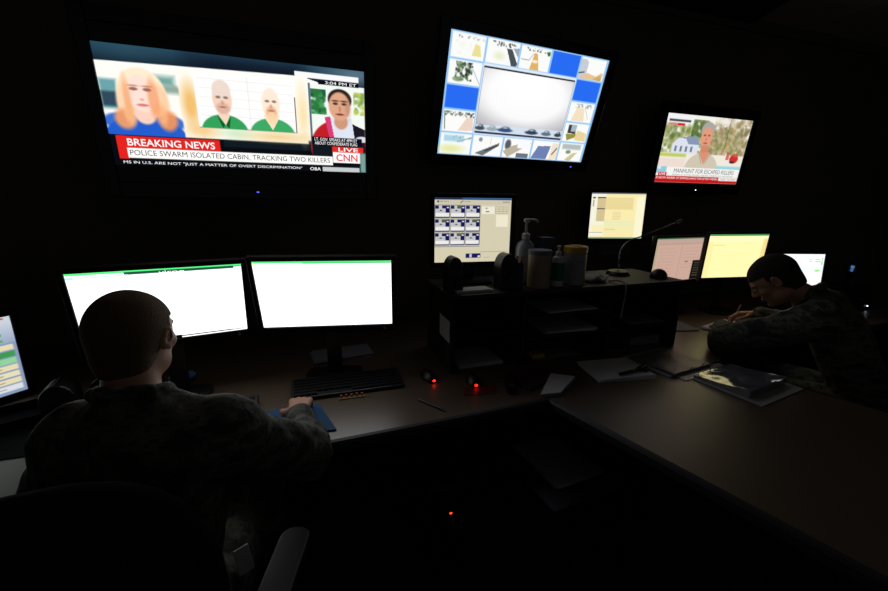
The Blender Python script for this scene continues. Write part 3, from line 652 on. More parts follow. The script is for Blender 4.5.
def papers(name, label, cat, x, y, z, w, d, n, m, rot=0, group=None):
    bm = bmesh.new()
    for k in range(n):
        a = random.uniform(-.06, .06) if n > 1 else 0; dx, dy = random.uniform(-.006, .006), random.uniform(-.006, .006)
        box(bm, -w / 2, w / 2, -d / 2, d / 2, .0025 * k + .0003, .0025 * k + .0024, mtx=Matrix.Translation((dx, dy, 0)) @ Matrix.Rotation(a, 4, 'Z'))
    o = obj(name, bm, m, None, loc=(x, y, z), rot=(0, 0, rot)); return tag(o, label, cat, group)
papers('paper_stack', 'loose papers lying in the lower left bay of the shelf unit', 'papers', .71, 1.68, DZ, .22, .2, 6, M['paper'], .05)
papers('paper_stack', 'thin pile of papers on the upper tray in the middle of the shelf unit', 'papers', 1.18, 1.68, .975, .28, .23, 4, M['paper'], .06)
papers('paper_stack', 'pile of papers on the middle tray of the shelf unit, under the upper tray', 'papers', 1.19, 1.68, .87, .29, .23, 5, M['paper'], -.05)
papers('paper_stack', 'papers at the bottom of the middle bay of the shelf unit', 'papers', 1.12, 1.67, DZ, .25, .21, 4, M['greypaper'], .04)
papers('paper_stack', 'flat pile of papers on top of the shelf unit at its left end', 'papers', .66, 1.60, HZ, .17, .07, 5, M['paper'], .02)
papers('paper_stack', 'papers on the right hand shelf of the shelf unit', 'papers', 1.66, 1.67, .87, .22, .2, 4, M['greypaper'], .03)
o = obj('grey_box', bx(-.1, .1, -.07, .07, .001, .05), M['greypaper'], None, bevel=.003, loc=(1.68, 1.66, DZ)); tag(o, 'flat grey box at the bottom right of the shelf unit', 'box')
o = obj('sticky_pad', bx(-.035, .035, -.03, .03, .001, .018), M['yellow'], None, loc=(1.0, 1.59, .741 + .012), rot=(0, 0, .1)); tag(o, 'small yellow notepad on the papers at the foot of the shelf unit', 'notepad')
o = obj('note_sheet', bx(-.0015, -.0003, -.07, .07, -.05, .05), M['paper'], None, loc=(HX0 - .001, 1.63, .93)); tag(o, 'pale sheet fixed to the left side of the shelf unit', 'paper')

# ------------------------------------------------------------------ things on top of the shelf unit
def at(x, y, z=HZ): return (x, y, z)
t = thing('canister', 'tall beige cylindrical canister on the shelf unit, in front of the pump bottle', 'canister', at(.997, 1.60))
obj('body', lat([(.050, .0005), (.053, .004), (.053, .158), (.051, .162)]), M['canister'], t, smooth=False)
obj('lid', lat([(.054, .158), (.055, .162), (.055, .174), (.052, .178), (.02, .179)]), M['greypaper'], t)
t = thing('pump_bottle', 'tall clear pump dispenser rising behind the beige canister', 'bottle', at(.985, 1.72))
obj('body', lat([(.042, .0005), (.046, .01), (.046, .17), (.040, .195), (.016, .212), (.014, .222)]), M['clear'], t, smooth=True)
pb = lat([(.019, .216), (.020, .240), (.012, .245), (.0065, .247), (.0065, .295), (.014, .297), (.015, .310), (.008, .314)]); tube(pb, [(0, 0, .306), (.03, 0, .309), (.052, -.01, .303), (.055, -.011, .294)], .0055, 8)
obj('pump', pb, M['white'], t, smooth=False)
obj('label', lat([(.0465, .05), (.0468, .052), (.0468, .14), (.0465, .142)]), M['label'], t)
t = thing('pump_bottle', 'white bottle with a green label and small nozzle, between the canister and the yellow-lidded tub', 'bottle', at(1.098, 1.60))
obj('body', lat([(.026, .0005), (.029, .005), (.029, .125), (.026, .140), (.014, .147)]), M['white'], t)
obj('label', lat([(.0293, .03), (.0297, .031), (.0297, .115), (.0293, .116)]), M['green'], t)
obj('cap', lat([(.014, .147), (.015, .150), (.014, .165), (.006, .168), (.005, .185), (.010, .187), (.009, .195)]), M['white'], t)
t = thing('wipes_tub', 'round white tub with a yellow lid on the shelf unit', 'tub', at(1.205, 1.62))
obj('body', lat([(.050, .0005), (.054, .004), (.054, .155), (.052, .158)]), M['label'], t)
sb = bmesh.new()
for k in range(9):
    a0 = R(-60 + 10 * k); a1 = R(-60 + 10 * (k + 1))
    sb.faces.new([sb.verts.new((.0545 * math.cos(a), .0545 * math.sin(a), z)) for a, z in ((a0, .004), (a1, .004), (a1, .15), (a0, .15))])
obj('label', sb, M['yellow'], t)
obj('lid', lat([(.056, .155), (.057, .158), (.057, .182), (.054, .187), (.03, .189), (.028, .192), (.001, .192)]), M['yellow'], t)
t = thing('pen_cup', 'slim dark blue cup holding two pens, left of the beige canister', 'cup', at(.890, 1.60))
obj('cup', lat([(.018, .0005), (.021, .003), (.021, .118), (.019, .118), (.018, .01), (.001, .01)]), M['navy'], t)
for x, y, e, lb in ((-.008, 0, (-.011, 0), 'left'), (.009, .002, (.012, 0), 'right')):
    pen = thing('pen', f'{lb} of the two pens standing in the dark blue cup', 'pen', at(.890, 1.60))
    obj('barrel', tube(bmesh.new(), [(x * .6, y, .014), (e[0], e[1], .132)], .0042, 8), M['navy'], pen); obj('cap', tube(bmesh.new(), [(e[0], e[1], .132), (e[0] * 1.04, e[1], .152)], .0046, 8), M['orange'], pen)
o = obj('carton', bx(-.032, .032, -.03, .03, .0005, .225), M['navy'], None, bevel=.002, loc=at(1.085, 1.70)); tag(o, 'small upright dark blue carton behind the green-labelled bottle', 'box')
# crumpled cloth
cbm = bmesh.new(); ball(cbm, (0, 0, .016), .06, (1.2, .8, .3), 24)
for v in cbm.verts:
    v.co.x += .012 * math.sin(v.co.y * 130 + v.co.z * 90); v.co.z = max(.0005, v.co.z + .010 * math.sin(v.co.x * 95) * math.cos(v.co.y * 80))
o = obj('cloth', cbm, M['cloth'], None, smooth=True, loc=at(1.36, 1.65)); tag(o, 'crumpled white cloth right of the yellow-lidded tub', 'cloth')
o = obj('cable', tube(bmesh.new(), [(1.42, 1.62, HZ + .005), (1.45, 1.57, HZ + .012), (1.452, 1.532, HZ - .01), (1.447, 1.532, .98), (1.444, 1.533, .93)], .0045), M['cloth'], None, smooth=True); tag(o, 'pale cable drooping over the front of the shelf unit', 'cable')
t = thing('gooseneck_microphone', 'thin gooseneck microphone arching right from its base on the shelf unit', 'microphone', (1.62, 1.78, HZ))
obj('base', lat([(.062, .0005), (.064, .006), (.055, .02), (.02, .028)]), M['black'], t, smooth=False)
obj('neck', tube(bmesh.new(), [(0, 0, .02), (-.003, .005, .09), (.023, .02, .145), (.075, .02, .187), (.155, .02, .21), (.40, .02, .287)], .0034), M['metal'], t, smooth=True)
obj('microphone_head', tube(bmesh.new(), [(.39, .02, .284), (.43, .02, .297)], .007, 10), M['black'], t)
def speaker(label, x, y, z, w, h, d, rz=0):
    t = thing('desktop_speaker', label, 'speaker', (x, y, z), rz)
    n = 10; pts = [(-w / 2, .0005), (w / 2, .0005), (w / 2, h * .62)] + [(w / 2 * math.cos(PI * k / n), h * .62 + h * .38 * math.sin(PI * k / n)) for k in range(1, n)] + [(-w / 2, h * .62)]
    bm = bmesh.new(); f = [bm.verts.new((a, -d / 2, b)) for a, b in pts]; g = [bm.verts.new((a, d / 2, b)) for a, b in pts]
    bm.faces.new(f); bm.faces.new(g[::-1])
    for i in range(len(pts)): bm.faces.new((f[i], f[(i + 1) % len(pts)], g[(i + 1) % len(pts)], g[i]))
    obj('cabinet', bm, M['black'], t, bevel=.006)
    mt = Matrix.Translation((0, -d / 2 - .001, h * .36)) @ Matrix.Rotation(PI / 2, 4, 'X')
    obj('cone', lat([(w * .30, 0), (w * .32, .003), (w * .27, .004), (w * .10, -.001), (w * .08, .006), (.001, .008)], 24, mtx=mt), M['darkmetal'] if z < 1 else M['black'], t, smooth=False)
    return t
speaker('rounded black speaker in front of the lower left corner of the square pane-filled monitor', .578, 1.625, HZ, .072, .158, .08)
speaker('rounded black speaker in front of the lower right corner of the square pane-filled monitor', .835, 1.625, HZ, .085, .165, .08)
hb = bmesh.new(); ball(hb, (0, 0, .0), .047, (1, .9, 1.0), 20)
for v in hb.verts: v.co.z = max(.0006, v.co.z * .95 + .004)
hs = tag(obj('desktop_speaker', hb, M['black'], None, smooth=True, loc=at(1.765, 1.64)), 'black rounded dome on the right end of the shelf unit, before the pinkish monitor', 'speaker')

# wall notes
o = obj('notice_card', bx(2.437, 2.70, YF - .0025, YF, 1.462, 1.56), M['tan'], None); tag(o, 'tan card pinned on the wall just below the rightmost television', 'card')
o = obj('wall_box', bx(2.06, 2.32, YF - .05, YF - .0005, 1.10, 1.18), M['greypaper'], None, bevel=.004); tag(o, 'dim grey box on the wall below the pale yellow monitor', 'box')
o = obj('wall_outlet_box', bx(2.24, 2.46, YF - .05, YF - .0005, .94, 1.02), M['greypaper'], None, bevel=.004); tag(o, 'dim grey box lowest on the wall, left of the pinkish monitor', 'box')

# ------------------------------------------------------------------ things on the desks
def pad(name, label, cat, pts, z, h, m):
    c = Vector((sum(p[0] for p in pts) / 4, sum(p[1] for p in pts) / 4)); bm = prism(bmesh.new(), [(p[0] - c.x, p[1] - c.y) for p in pts], .0004, h)
    return tag(obj(name, bm, m, None, bevel=min(.002, h * .3), loc=(c.x, c.y, z)), label, cat)
pad('mouse_pad', 'blue mouse pad under the seated man\'s right hand', 'mouse pad', [(-.17, 1.245), (.035, 1.235), (-.018, 1.432), (-.20, 1.43)], DZ, .006, M['bluepad'])
def mouse(label, x, y, z, rz, glowm=None):
    t = thing('computer_mouse', label, 'mouse', (x, y, z), rz)
    b = bmesh.new(); ball(b, (0, 0, 0), 1, (.031, .056, .034), 24)
    for v in b.verts:
        if v.co.z < 0: v.co.z *= .05
        v.co.z += .003
    obj('body', b, M['black'], t, smooth=True)
    obj('scroll_wheel', lat([(.008, -.003), (.009, 0), (.008, .003)], 14, mtx=Matrix.Translation((0, .030, .026)) @ Matrix.Rotation(PI / 2, 4, 'Y')), M['darkmetal'], t)
    if glowm: obj('red_light', ball(bmesh.new(), (0, -.052, .010), .007, (1, .5, .8), 10), glowm, t, smooth=True)
    return t
mouse('black computer mouse glowing red, left one on the counter beyond the pen', .439, 1.53, DZ, .2, M['led_red'])
mouse('black computer mouse glowing red beside its painted red glow, nearer the shelf unit', .610, 1.44, DZ, -.1, M['led_red'])
mouse('black computer mouse under the seated man\'s right hand', -.078, 1.372, DZ + .006, .1)
pad('red_card', 'small painted patch of red glow under the mouse nearest the shelf unit', 'card', [(.53, 1.335), (.66, 1.315), (.69, 1.38), (.56, 1.40)], DZ, .002, M['red'])  # red glow on the counter, put in as a flat coloured patch
t = thing('pen', 'black pen lying on the counter between the blue mouse pad and the glowing mice', 'pen', (.385, 1.30, DZ), -.98)
obj('barrel', tube(bmesh.new(), [(-.065, 0, .0052), (.05, 0, .0052)], .0048, 10), M['black'], t); obj('clip', bx(.02, .055, -.0015, .0015, .0095, .0115), M['metal'], t); obj('tip', tube(bmesh.new(), [(.05, 0, .0052), (.072, 0, .0045)], lambda u: .0046 * (1 - u) + .001, 8), M['metal'], t)
t = thing('label_strip', 'narrow strip with a row of small orange marks lying on the counter', 'strip', (.106, 1.45, DZ), 0)
obj('strip', bx(-.05, .05, -.008, .008, .0004, .004), M['tan'], t)
for k in range(5): obj('tab', bx(-.045 + .02 * k, -.037 + .02 * k, .004, .010, .004, .014), M['orange'], t)
def keyboard(label, x, y, rz):
    t = thing('keyboard', label, 'keyboard', (x, y, DZ), rz)
    bm = bx(-.22, .22, -.075, .075, .0008, .016)
    for v in bm.verts:
        if v.co.y > 0 and v.co.z > .01: v.co.z += .012
    obj('case', bm, M['black'], t, bevel=.004)
    kb = bmesh.new()
    for r_ in range(6):
        for c_ in range(19):
            if r_ == 0 and 4 <= c_ <= 9: continue
            x0 = -.208 + c_ * .022; y0 = -.066 + r_ * .0222; z = .016 + .012 * (y0 + .075) / .15
            box(kb, x0, x0 + .018, y0, y0 + .018, z - .002, z + .007)
    obj('keys', kb, M['black'], t)
    return t
keyboard('black keyboard in the dark below the bare white page monitor', .10, 1.55, 0)
keyboard('black keyboard on the counter in front of the seated man', -.45, 1.44, .06)
papers('paper_stack', 'loose papers lying behind the keyboard under the bare white page monitor', 'papers', .10, 1.91, DZ, .28, .15, 5, M['greypaper'], .1)
t = thing('bowl', 'small blue dish seen just right of the seated man\'s chin', 'dish', (-.560, 1.80, DZ))
obj('dish', lat([(.025, .0005), (.03, .004), (.048, .022), (.050, .027), (.045, .025), (.026, .007), (.001, .007)]), M['bluecup'], t, smooth=False)
speaker('black speaker with a shiny cone between the status board monitor and the seated man', -.86, 1.59, DZ, .095, .14, .09, .2)
speaker('black speaker close behind the seated man\'s neck on the left', -.735, 1.63, DZ, .095, .14, .09, .1)
# small lit phone glimpsed under the man's arm
t = thing('mobile_phone', 'small phone with a pale lit screen glimpsed under the seated man\'s arm', 'phone', (-.262, 1.205, DZ), .15)
obj('case', rprism(.075, .15, .0005, .008, .012), M['black'], t); pc = Canvas(12, 24, .5, (205, 225, 240)); pc.rect(.1, .1, .9, .2, (120, 150, 180)); sc_ = canvas_mesh('screen', pc, .066, .13, screen_mat('phone_glow', .8), t); sc_.rotation_euler = (R(-90), 0, 0); sc_.location = (0, 0, .0086)

pad('darkening_mat', 'added black mat darkening the counter left of the seated man below the status board monitor', 'desk mat', [(-1.35, 1.365), (-.70, 1.365), (-.70, 1.53), (-1.35, 1.53)], DZ, .003, M['soft'])  # mat added to cover counter that the left monitor lights too strongly
t = thing('darkening_tray', 'low black tray added to darken the counter between status board monitor and left speaker', 'tray', (-1.045, 1.60, DZ), .45)  # tray added to hide a lit strip of the counter
obj('tray', bx(-.11, .11, -.075, .075, .001, .006), M['soft'], t)
for a in ((-.11, .11, -.079, -.075), (-.11, .11, .075, .079), (-.114, -.11, -.079, .079), (.11, .114, -.079, .079)): obj('rim', bx(*a, .001, .035), M['soft'], t)
# booklet, paper, stapler
pad('booklet', 'dark closed booklet lying on the counter left of the paper pile', 'booklet', [(.80, 1.29), (.955, 1.36), (.95, 1.475), (.765, 1.46)], DZ, .012, mat('maroon_cover', (60, 34, 34), .45))
pad('paper_sheet', 'white form lying against the dark booklet near the desk corner', 'paper', [(.815, 1.235), (.90, 1.225), (1.05, 1.335), (.965, 1.395)], DZ + .0125, .003, M['paper'])
pad('notepad', 'pale notepad beneath the white form near the desk corner', 'notepad', [(.835, 1.232), (.90, 1.222), (1.045, 1.325), (.975, 1.36)], DZ, .0115, M['greypaper'])
t = thing('stapler', 'black stapler standing left of the dark booklet', 'stapler', (.745, 1.36, DZ), 1.2)
obj('base', rprism(.15, .036, .0005, .012, .012), M['black'], t); ab = bx(-.072, .068, -.015, .015, .022, .040)
for v in ab.verts:
    if v.co.x > 0: v.co.z -= .008
obj('arm', ab, M['black'], t, bevel=.005); obj('hinge', bx(-.07, -.045, -.017, .017, .010, .034), M['darkmetal'], t)
# clipboard pile
papers('paper_stack', 'wide pile of white papers left of the open ring binder', 'papers', 1.285, 1.355, DZ, .27, .20, 6, M['paper'], -.12)
t = thing('marker', 'black marker with a yellow band lying on the near right end of the paper pile', 'marker', (1.30, 1.29, DZ + .0155), .12)
obj('barrel', tube(bmesh.new(), [(-.06, 0, .008), (.05, 0, .008)], .0075, 10), M['black'], t); obj('band', tube(bmesh.new(), [(.018, 0, .008), (.026, 0, .008)], .0082, 10), M['yellow'], t)
t = thing('stamp', 'short black hand stamp beside the marker on the paper pile', 'stamp', (1.385, 1.30, DZ + .0155), .3)
obj('handle', tube(bmesh.new(), [(-.03, 0, .012), (.03, .004, .012)], .011, 10), M['black'], t); obj('foot', bx(-.012, .012, -.022, .022, .0005, .012), M['black'], t)
# open ring binder: spine runs across, covers towards the wall and towards the camera
t = thing('ring_binder', 'open white ring binder with glossy sleeved pages on the side desk', 'binder', (1.69, 1.235, DZ), R(9))
obj('cover', bx(-.225, .10, .028, .285, .0006, .004), M['vinyl'], t, bevel=.001); obj('cover', bx(-.145, .185, -.295, -.028, .0006, .004), M['vinyl'], t, bevel=.001)
obj('spine', bx(-.19, .145, -.027, .027, .0006, .003), M['vinyl'], t)
def sheet(x0, x1, y0, y1, z, amp, sk=0, rise=0):
    bm = bmesh.new(); nx, ny = 36, 30; V = []
    for j in range(ny + 1):
        for i in range(nx + 1):
            u, v = i / nx, j / ny; x = x0 + (x1 - x0) * u + sk * v; y = y0 + (y1 - y0) * v
            zz = z + rise * v + amp * (.5 + .5 * math.sin(u * 9 + v * 5 + 1.3 * math.sin(v * 7)) * math.cos(v * 6 - u * 4))
            V.append(bm.verts.new((x, y, zz)))
    for j in range(ny):
        for i in range(nx):
            a = j * (nx + 1) + i; bm.faces.new((V[a], V[a + 1], V[a + nx + 2], V[a + nx + 1]))
    lo = bmesh.ops.extrude_face_region(bm, geom=bm.faces[:])
    for v in lo['geom']:
        if isinstance(v, bmesh.types.BMVert): v.co.z = .0048
    return bm
obj('sleeved_pages', sheet(-.20, .075, .02, .25, .016, .0025, 0, -.004), M['sleeve_dull'], t, smooth=False)
obj('sleeved_pages', sheet(-.125, .16, -.24, -.018, .034, .0040, .0, -.022), M['plastic_sleeve'], t, smooth=False)
for x in (-.09, 0, .09):
    obj('ring', tube(bmesh.new(), [(x, .022 * math.cos(a), .004 + .032 * math.sin(a)) for a in [PI * k / 10 for k in range(11)]], .0018, 6, 1), M['metal'], t)
# papers the second man writes on
papers('paper_stack', 'white papers the second man is writing on', 'papers', 2.42, 1.66, DZ, .30, .21, 6, M['paper'], .3)
papers('paper_stack', 'dim papers lying in front of the pinkish monitor', 'papers', 2.08, 1.80, DZ, .26, .18, 3, M['greypaper'], -.2)

# computers under the counter
def tower(label, x, y, led, paper=False):
    t = thing('computer_tower', label, 'computer', (x, y, 0))
    obj('case', bx(-.09, .09, -.0, .42, .002, .42), M['black'], t, bevel=.004); fb = bx(-.088, .088, -.012, 0, .006, .416); obj('front_panel', fb, M['gloss'], t, bevel=.003)
    obj('power_light', ball(bmesh.new(), (-.0, -.013, .30), .005, (1.2, .5, .8), 10), led, t)
tower('black computer tower under the counter with a small red light', .447, 1.245, M['led_red_dim'])
t = thing('low_table', 'low dark stand under the desk corner holding a grey sheet', 'stand', (.88, 1.18, 0), .12)
obj('top', bx(-.2, .2, -.22, .18, .47, .49), M['black'], t, bevel=.003)
for sx in (-1, 1):
    for sy in (-.2, .16): obj('leg', bx(sx * .18 - .012, sx * .18 + .012, sy - .012, sy + .012, .002, .47), M['black'], t)
papers('paper_sheet', 'dim grey sheet on the low stand under the desk corner', 'paper', .87, 1.18, .49, .22, .28, 3, M['greypaper'], .12)
# desk phone far right
t = thing('desk_phone', 'distant phone with a small blue lit display at the far right', 'phone', (3.86, 1.80, DZ), .2)
pb = bmesh.new(); box(pb, -.10, .10, -.09, .09, .0006, .05)
for v in pb.verts:
    if v.co.y > 0 and v.co.z > .01: v.co.z += .08
obj('base', pb, M['black'], t, bevel=.004); obj('handset', tube(bmesh.new(), [(-.075, -.08, .075), (-.075, -.04, .082), (-.075, .04, .115), (-.075, .08, .145)], lambda u: .024 if u < .2 or u > .8 else .014, 10), M['black'], t)
st = bx(-.02, .09, .06, .085, .10, .315); obj('display_stand', st, M['black'], t, bevel=.004)
pc = Canvas(30, 22, 1.4, (86, 140, 210)); pc.rect(.1, .2, .8, .35, (150, 190, 240)); pc.rect(.1, .55, .6, .7, (60, 110, 180)); s_ = canvas_mesh('display', pc, .058, .046, screen_mat('lcd_glow', .45), t); s_.location = (.035, .0585, .285); s_.rotation_euler = (0, R(14), R(-20))
l = obj('message_light', ball(bmesh.new(), (-.02, -.092, .03), .005, seg=8), M['led_white'], t)

# ------------------------------------------------------------------ office chairs
def chair(label, x, y, rz, backh=1.08, tilt=8, ay=0):
    t = thing('office_chair', label, 'chair', (x, y, 0), rz)
    # padded rounded back
    def pad_(w, h, d, n=20, m=14, p=3.2):
        bm = bmesh.new(); rings = []
        for j in range(m + 1):
            ph = -PI / 2 + PI * j / m; ring = []
            cz = math.copysign(abs(math.sin(ph)) ** (2 / p), math.sin(ph)); cr = abs(math.cos(ph)) ** (2 / p)
            for i in range(n):
                a = 2 * PI * i / n; ring.append(bm.verts.new((w / 2 * cr * math.copysign(abs(math.cos(a)) ** (2 / p), math.cos(a)), d / 2 * cr * math.copysign(abs(math.sin(a)) ** (2 / 2.4), math.sin(a)), h / 2 * cz)))
            rings.append(ring)
        for a, b in zip(rings, rings[1:]):
            for i in range(n): bm.faces.new((a[i], a[(i + 1) % n], b[(i + 1) % n], b[i]))
        bmesh.ops.remove_doubles(bm, verts=bm.verts, dist=.0005); return bm
    b = pad_(.47, .60, .10, p=2.6)
    for v in b.verts:
        v.co.y += .35 * (v.co.x ** 2) ; v.co.x *= 1 - .25 * max(0, v.co.z)
    obj('backrest', b, M['soft'], t, smooth=True, loc=(0, -.25, backh - .30), rot=(R(tilt), 0, 0))
    s = pad_(.50, .50, .10)
    for v in s.verts: v.co = Vector((v.co.x, v.co.z, v.co.y))
    obj('seat', s, M['soft'], t, smooth=True, loc=(0, .02, .44))
    obj('back_support', tube(bmesh.new(), [(0, -.05, .385), (0, -.28, .39), (0, -.345, .50), (0, -.32, .72)], .022), M['black'], t, smooth=True)
    for sx in (-1, 1):
        ar = bmesh.new(); tube(ar, [(sx * .22, .02 + ay * .6, .385), (sx * .30, .02 + ay, .40), (sx * .315, .02 + ay, .52), (sx * .31, .02 + ay, .645)], .015)
        a = obj('armrest', ar, M['black'], t, smooth=True)
        pd = rprism(.075, .26, 0, .028, .035, 6); obj('arm_pad', pd, M['edge'], a, bevel=.006, loc=(sx * .325, .03 + ay, .64), rot=(0, 0, -.35 * sx if ay < -.12 else 0))
    obj('gas_column', lat([(.028, .07), (.028, .24), (.018, .245), (.018, .39)], 20), M['darkmetal'], t)
    for k in range(5):
        a = R(72 * k + 20); e = (.29 * math.cos(a), .29 * math.sin(a))
        leg = obj('base_arm', tube(bmesh.new(), [(0, 0, .095), (e[0] * .6, e[1] * .6, .088), (*e, .072)], lambda u: .026 - .010 * u, 10, 3), M['black'], t)
        mt = Matrix.Translation((*e, .029)) @ Matrix.Rotation(a + PI / 2, 4, 'Z') @ Matrix.Rotation(PI / 2, 4, 'Y')
        cs = bmesh.new(); lathe(cs, [(.020, -.024), (.027, -.018), (.027, -.006), (.018, -.003), (.018, .003), (.027, .006), (.027, .018), (.020, .024)], 16, mtx=mt); tube(cs, [(*e, .03), (*e, .075)], .006, 8)
        obj('caster', cs, M['black'], leg)
    return t
chair('black padded office chair the man at lower left sits on', -.455, .94, R(5), 1.065, 4, -.19)
chair('dark office chair the man at right sits on', 2.46, .95, R(14), .90, 8, -.1)

# ------------------------------------------------------------------ people: smooth-blended volumes turned into one continuous surface
class Vol:
    def __init__(s, lo, hi, h):
        s.lo = np.array(lo, float); s.h = h; s.n = np.ceil((np.array(hi) - s.lo) / h).astype(int) + 1
        s.f = np.full(s.n, .5, np.float32)
        s.ax = [s.lo[i] + h * np.arange(s.n[i]) for i in range(3)]
    def region(s, lo, hi):
        a = np.clip(np.floor((np.array(lo) - s.lo) / s.h).astype(int), 0, s.n); b = np.clip(np.ceil((np.array(hi) - s.lo) / s.h).astype(int) + 1, 0, s.n)
        sl = tuple(slice(int(i), int(j)) for i, j in zip(a, b))
        return sl, s.ax[0][sl[0]][:, None, None], s.ax[1][sl[1]][None, :, None], s.ax[2][sl[2]][None, None, :]
    def add(s, sl, d, k):
        f = s.f[sl]
        if k > 0:
            hh = np.maximum(k - np.abs(f - d), 0) / k; s.f[sl] = np.minimum(f, d) - hh * hh * k * .25
        else: s.f[sl] = np.minimum(f, d)
    def sub(s, sl, d, k=.004):
        f = s.f[sl]; d = -d; hh = np.maximum(k - np.abs(f - d), 0) / k; s.f[sl] = np.maximum(f, d) + hh * hh * k * .25
    def cap(s, a, b, ra, rb=None, k=.02, op='add'):
        a = np.array(a, float); b = np.array(b, float); rb = ra if rb is None else rb; m = max(ra, rb) + k + .03
        sl, X, Y, Z = s.region(np.minimum(a, b) - m, np.maximum(a, b) + m)
        ab = b - a; L = ab @ ab + 1e-12
        t = np.clip(((X - a[0]) * ab[0] + (Y - a[1]) * ab[1] + (Z - a[2]) * ab[2]) / L, 0, 1)
        d = np.sqrt((X - a[0] - t * ab[0]) ** 2 + (Y - a[1] - t * ab[1]) ** 2 + (Z - a[2] - t * ab[2]) ** 2) - (ra + (rb - ra) * t)
        (s.add if op == 'add' else s.sub)(sl, d.astype(np.float32), k)
    def ell(s, c, r, rot=None, k=.02, op='add'):
        c = np.array(c, float); r = np.array(r, float); m = r.max() + k + .02
        sl, X, Y, Z = s.region(c - m, c + m); x, y, z = X - c[0], Y - c[1], Z - c[2]
        if rot is not None:
            Q = np.array(rot); x, y, z = Q[0][0] * x + Q[1][0] * y + Q[2][0] * z, Q[0][1] * x + Q[1][1] * y + Q[2][1] * z, Q[0][2] * x + Q[1][2] * y + Q[2][2] * z
        k0 = np.sqrt((x / r[0]) ** 2 + (y / r[1]) ** 2 + (z / r[2]) ** 2); k1 = np.sqrt((x / r[0] ** 2) ** 2 + (y / r[1] ** 2) ** 2 + (z / r[2] ** 2) ** 2) + 1e-9
        d = k0 * (k0 - 1) / k1
        (s.add if op == 'add' else s.sub)(sl, d.astype(np.float32), k)
    def wrinkle(s, amp):
        X = s.ax[0][:, None, None]; Y = s.ax[1][None, :, None]; Z = s.ax[2][None, None, :]
        w = np.sin(38 * X + 21 * Z + 3 * np.sin(17 * Y + 9 * Z)) * np.sin(33 * Y - 25 * Z + 2.5 * np.sin(19 * X)) + .5 * np.sin(70 * Z + 25 * X + 4 * np.sin(23 * Y)) * np.sin(40 * X - 31 * Y)
        s.f += (amp * w).astype(np.float32)
    def cut(s, p, n):      # keep the side the normal points away from
        X = s.ax[0][:, None, None]; Y = s.ax[1][None, :, None]; Z = s.ax[2][None, None, :]
        s.f = np.maximum(s.f, ((X - p[0]) * n[0] + (Y - p[1]) * n[1] + (Z - p[2]) * n[2]).astype(np.float32))
    def mesh(s, name, m, parent, origin):
        f = s.f; f[0] = f[-1] = 1; f[:, 0] = f[:, -1] = 1; f[:, :, 0] = f[:, :, -1] = 1
        ins = f < 0; n = s.n
        cs = ins[:-1, :-1, :-1].astype(np.int8)
        tot = np.zeros([i - 1 for i in n], np.int8); corners = [(i, j, k) for i in (0, 1) for j in (0, 1) for k in (0, 1)]
        def C_(a, c): return a[c[0]:c[0] + n[0] - 1, c[1]:c[1] + n[1] - 1, c[2]:c[2] + n[2] - 1]
        for c in corners: tot += C_(ins, c)
        act = (tot > 0) & (tot < 8); idx = np.full(act.shape, -1, np.int32); ii = np.argwhere(act); idx[act] = np.arange(len(ii))
        P = np.zeros((len(ii), 3)); W = np.zeros(len(ii))
        for c in corners:
            for a in range(3):
                if c[a]: continue
                e = list(c); e[a] = 1
                fa = f[tuple((ii + c).T)]; fb = f[tuple((ii + e).T)]; x = (fa < 0) != (fb < 0)
                t = np.where(x, fa / np.where(fa - fb == 0, 1, fa - fb), 0); p = np.array(c, float)[None] + 0 * P; p[:, a] = t
                P[x] += p[x]; W += x
        P = (ii + P / W[:, None]) * s.h + s.lo
        Q = []
        for a in range(3):
            b, c = (a + 1) % 3, (a + 2) % 3
            lo = [slice(None)] * 3; hi = [slice(None)] * 3; lo[a] = slice(0, -1); hi[a] = slice(1, None)
            A, B = ins[tuple(lo)], ins[tuple(hi)]; ed = np.argwhere(A != B); fl = A[tuple(ed.T)]
            ok = (ed[:, b] > 0) & (ed[:, c] > 0) & (ed[:, b] < n[b] - 1) & (ed[:, c] < n[c] - 1); ed = ed[ok]; fl = fl[ok]
            def g(db, dc):
                q = ed.copy(); q[:, b] -= db; q[:, c] -= dc; return idx[tuple(q.T)]
            q = np.stack([g(1, 1), g(0, 1), g(0, 0), g(1, 0)], 1); q[~fl] = q[~fl][:, ::-1]; Q.append(q)
        Q = np.concatenate(Q); Q = Q[(Q >= 0).all(1)]
        me = bpy.data.meshes.new(name); me.vertices.add(len(P)); me.vertices.foreach_set('co', (P - np.array(origin)).ravel())
        me.loops.add(Q.size); me.polygons.add(len(Q)); me.loops.foreach_set('vertex_index', Q.ravel().astype(np.int32)); me.polygons.foreach_set('loop_start', np.arange(0, Q.size, 4, dtype=np.int32))
        me.update(calc_edges=True); me.validate(); me.polygons.foreach_set('use_smooth', np.ones(len(me.polygons), bool)); me.materials.append(m)
        return link(name, me, parent)

def V3(*a): return np.array(a, float)
def unit(v): return v / np.linalg.norm(v)

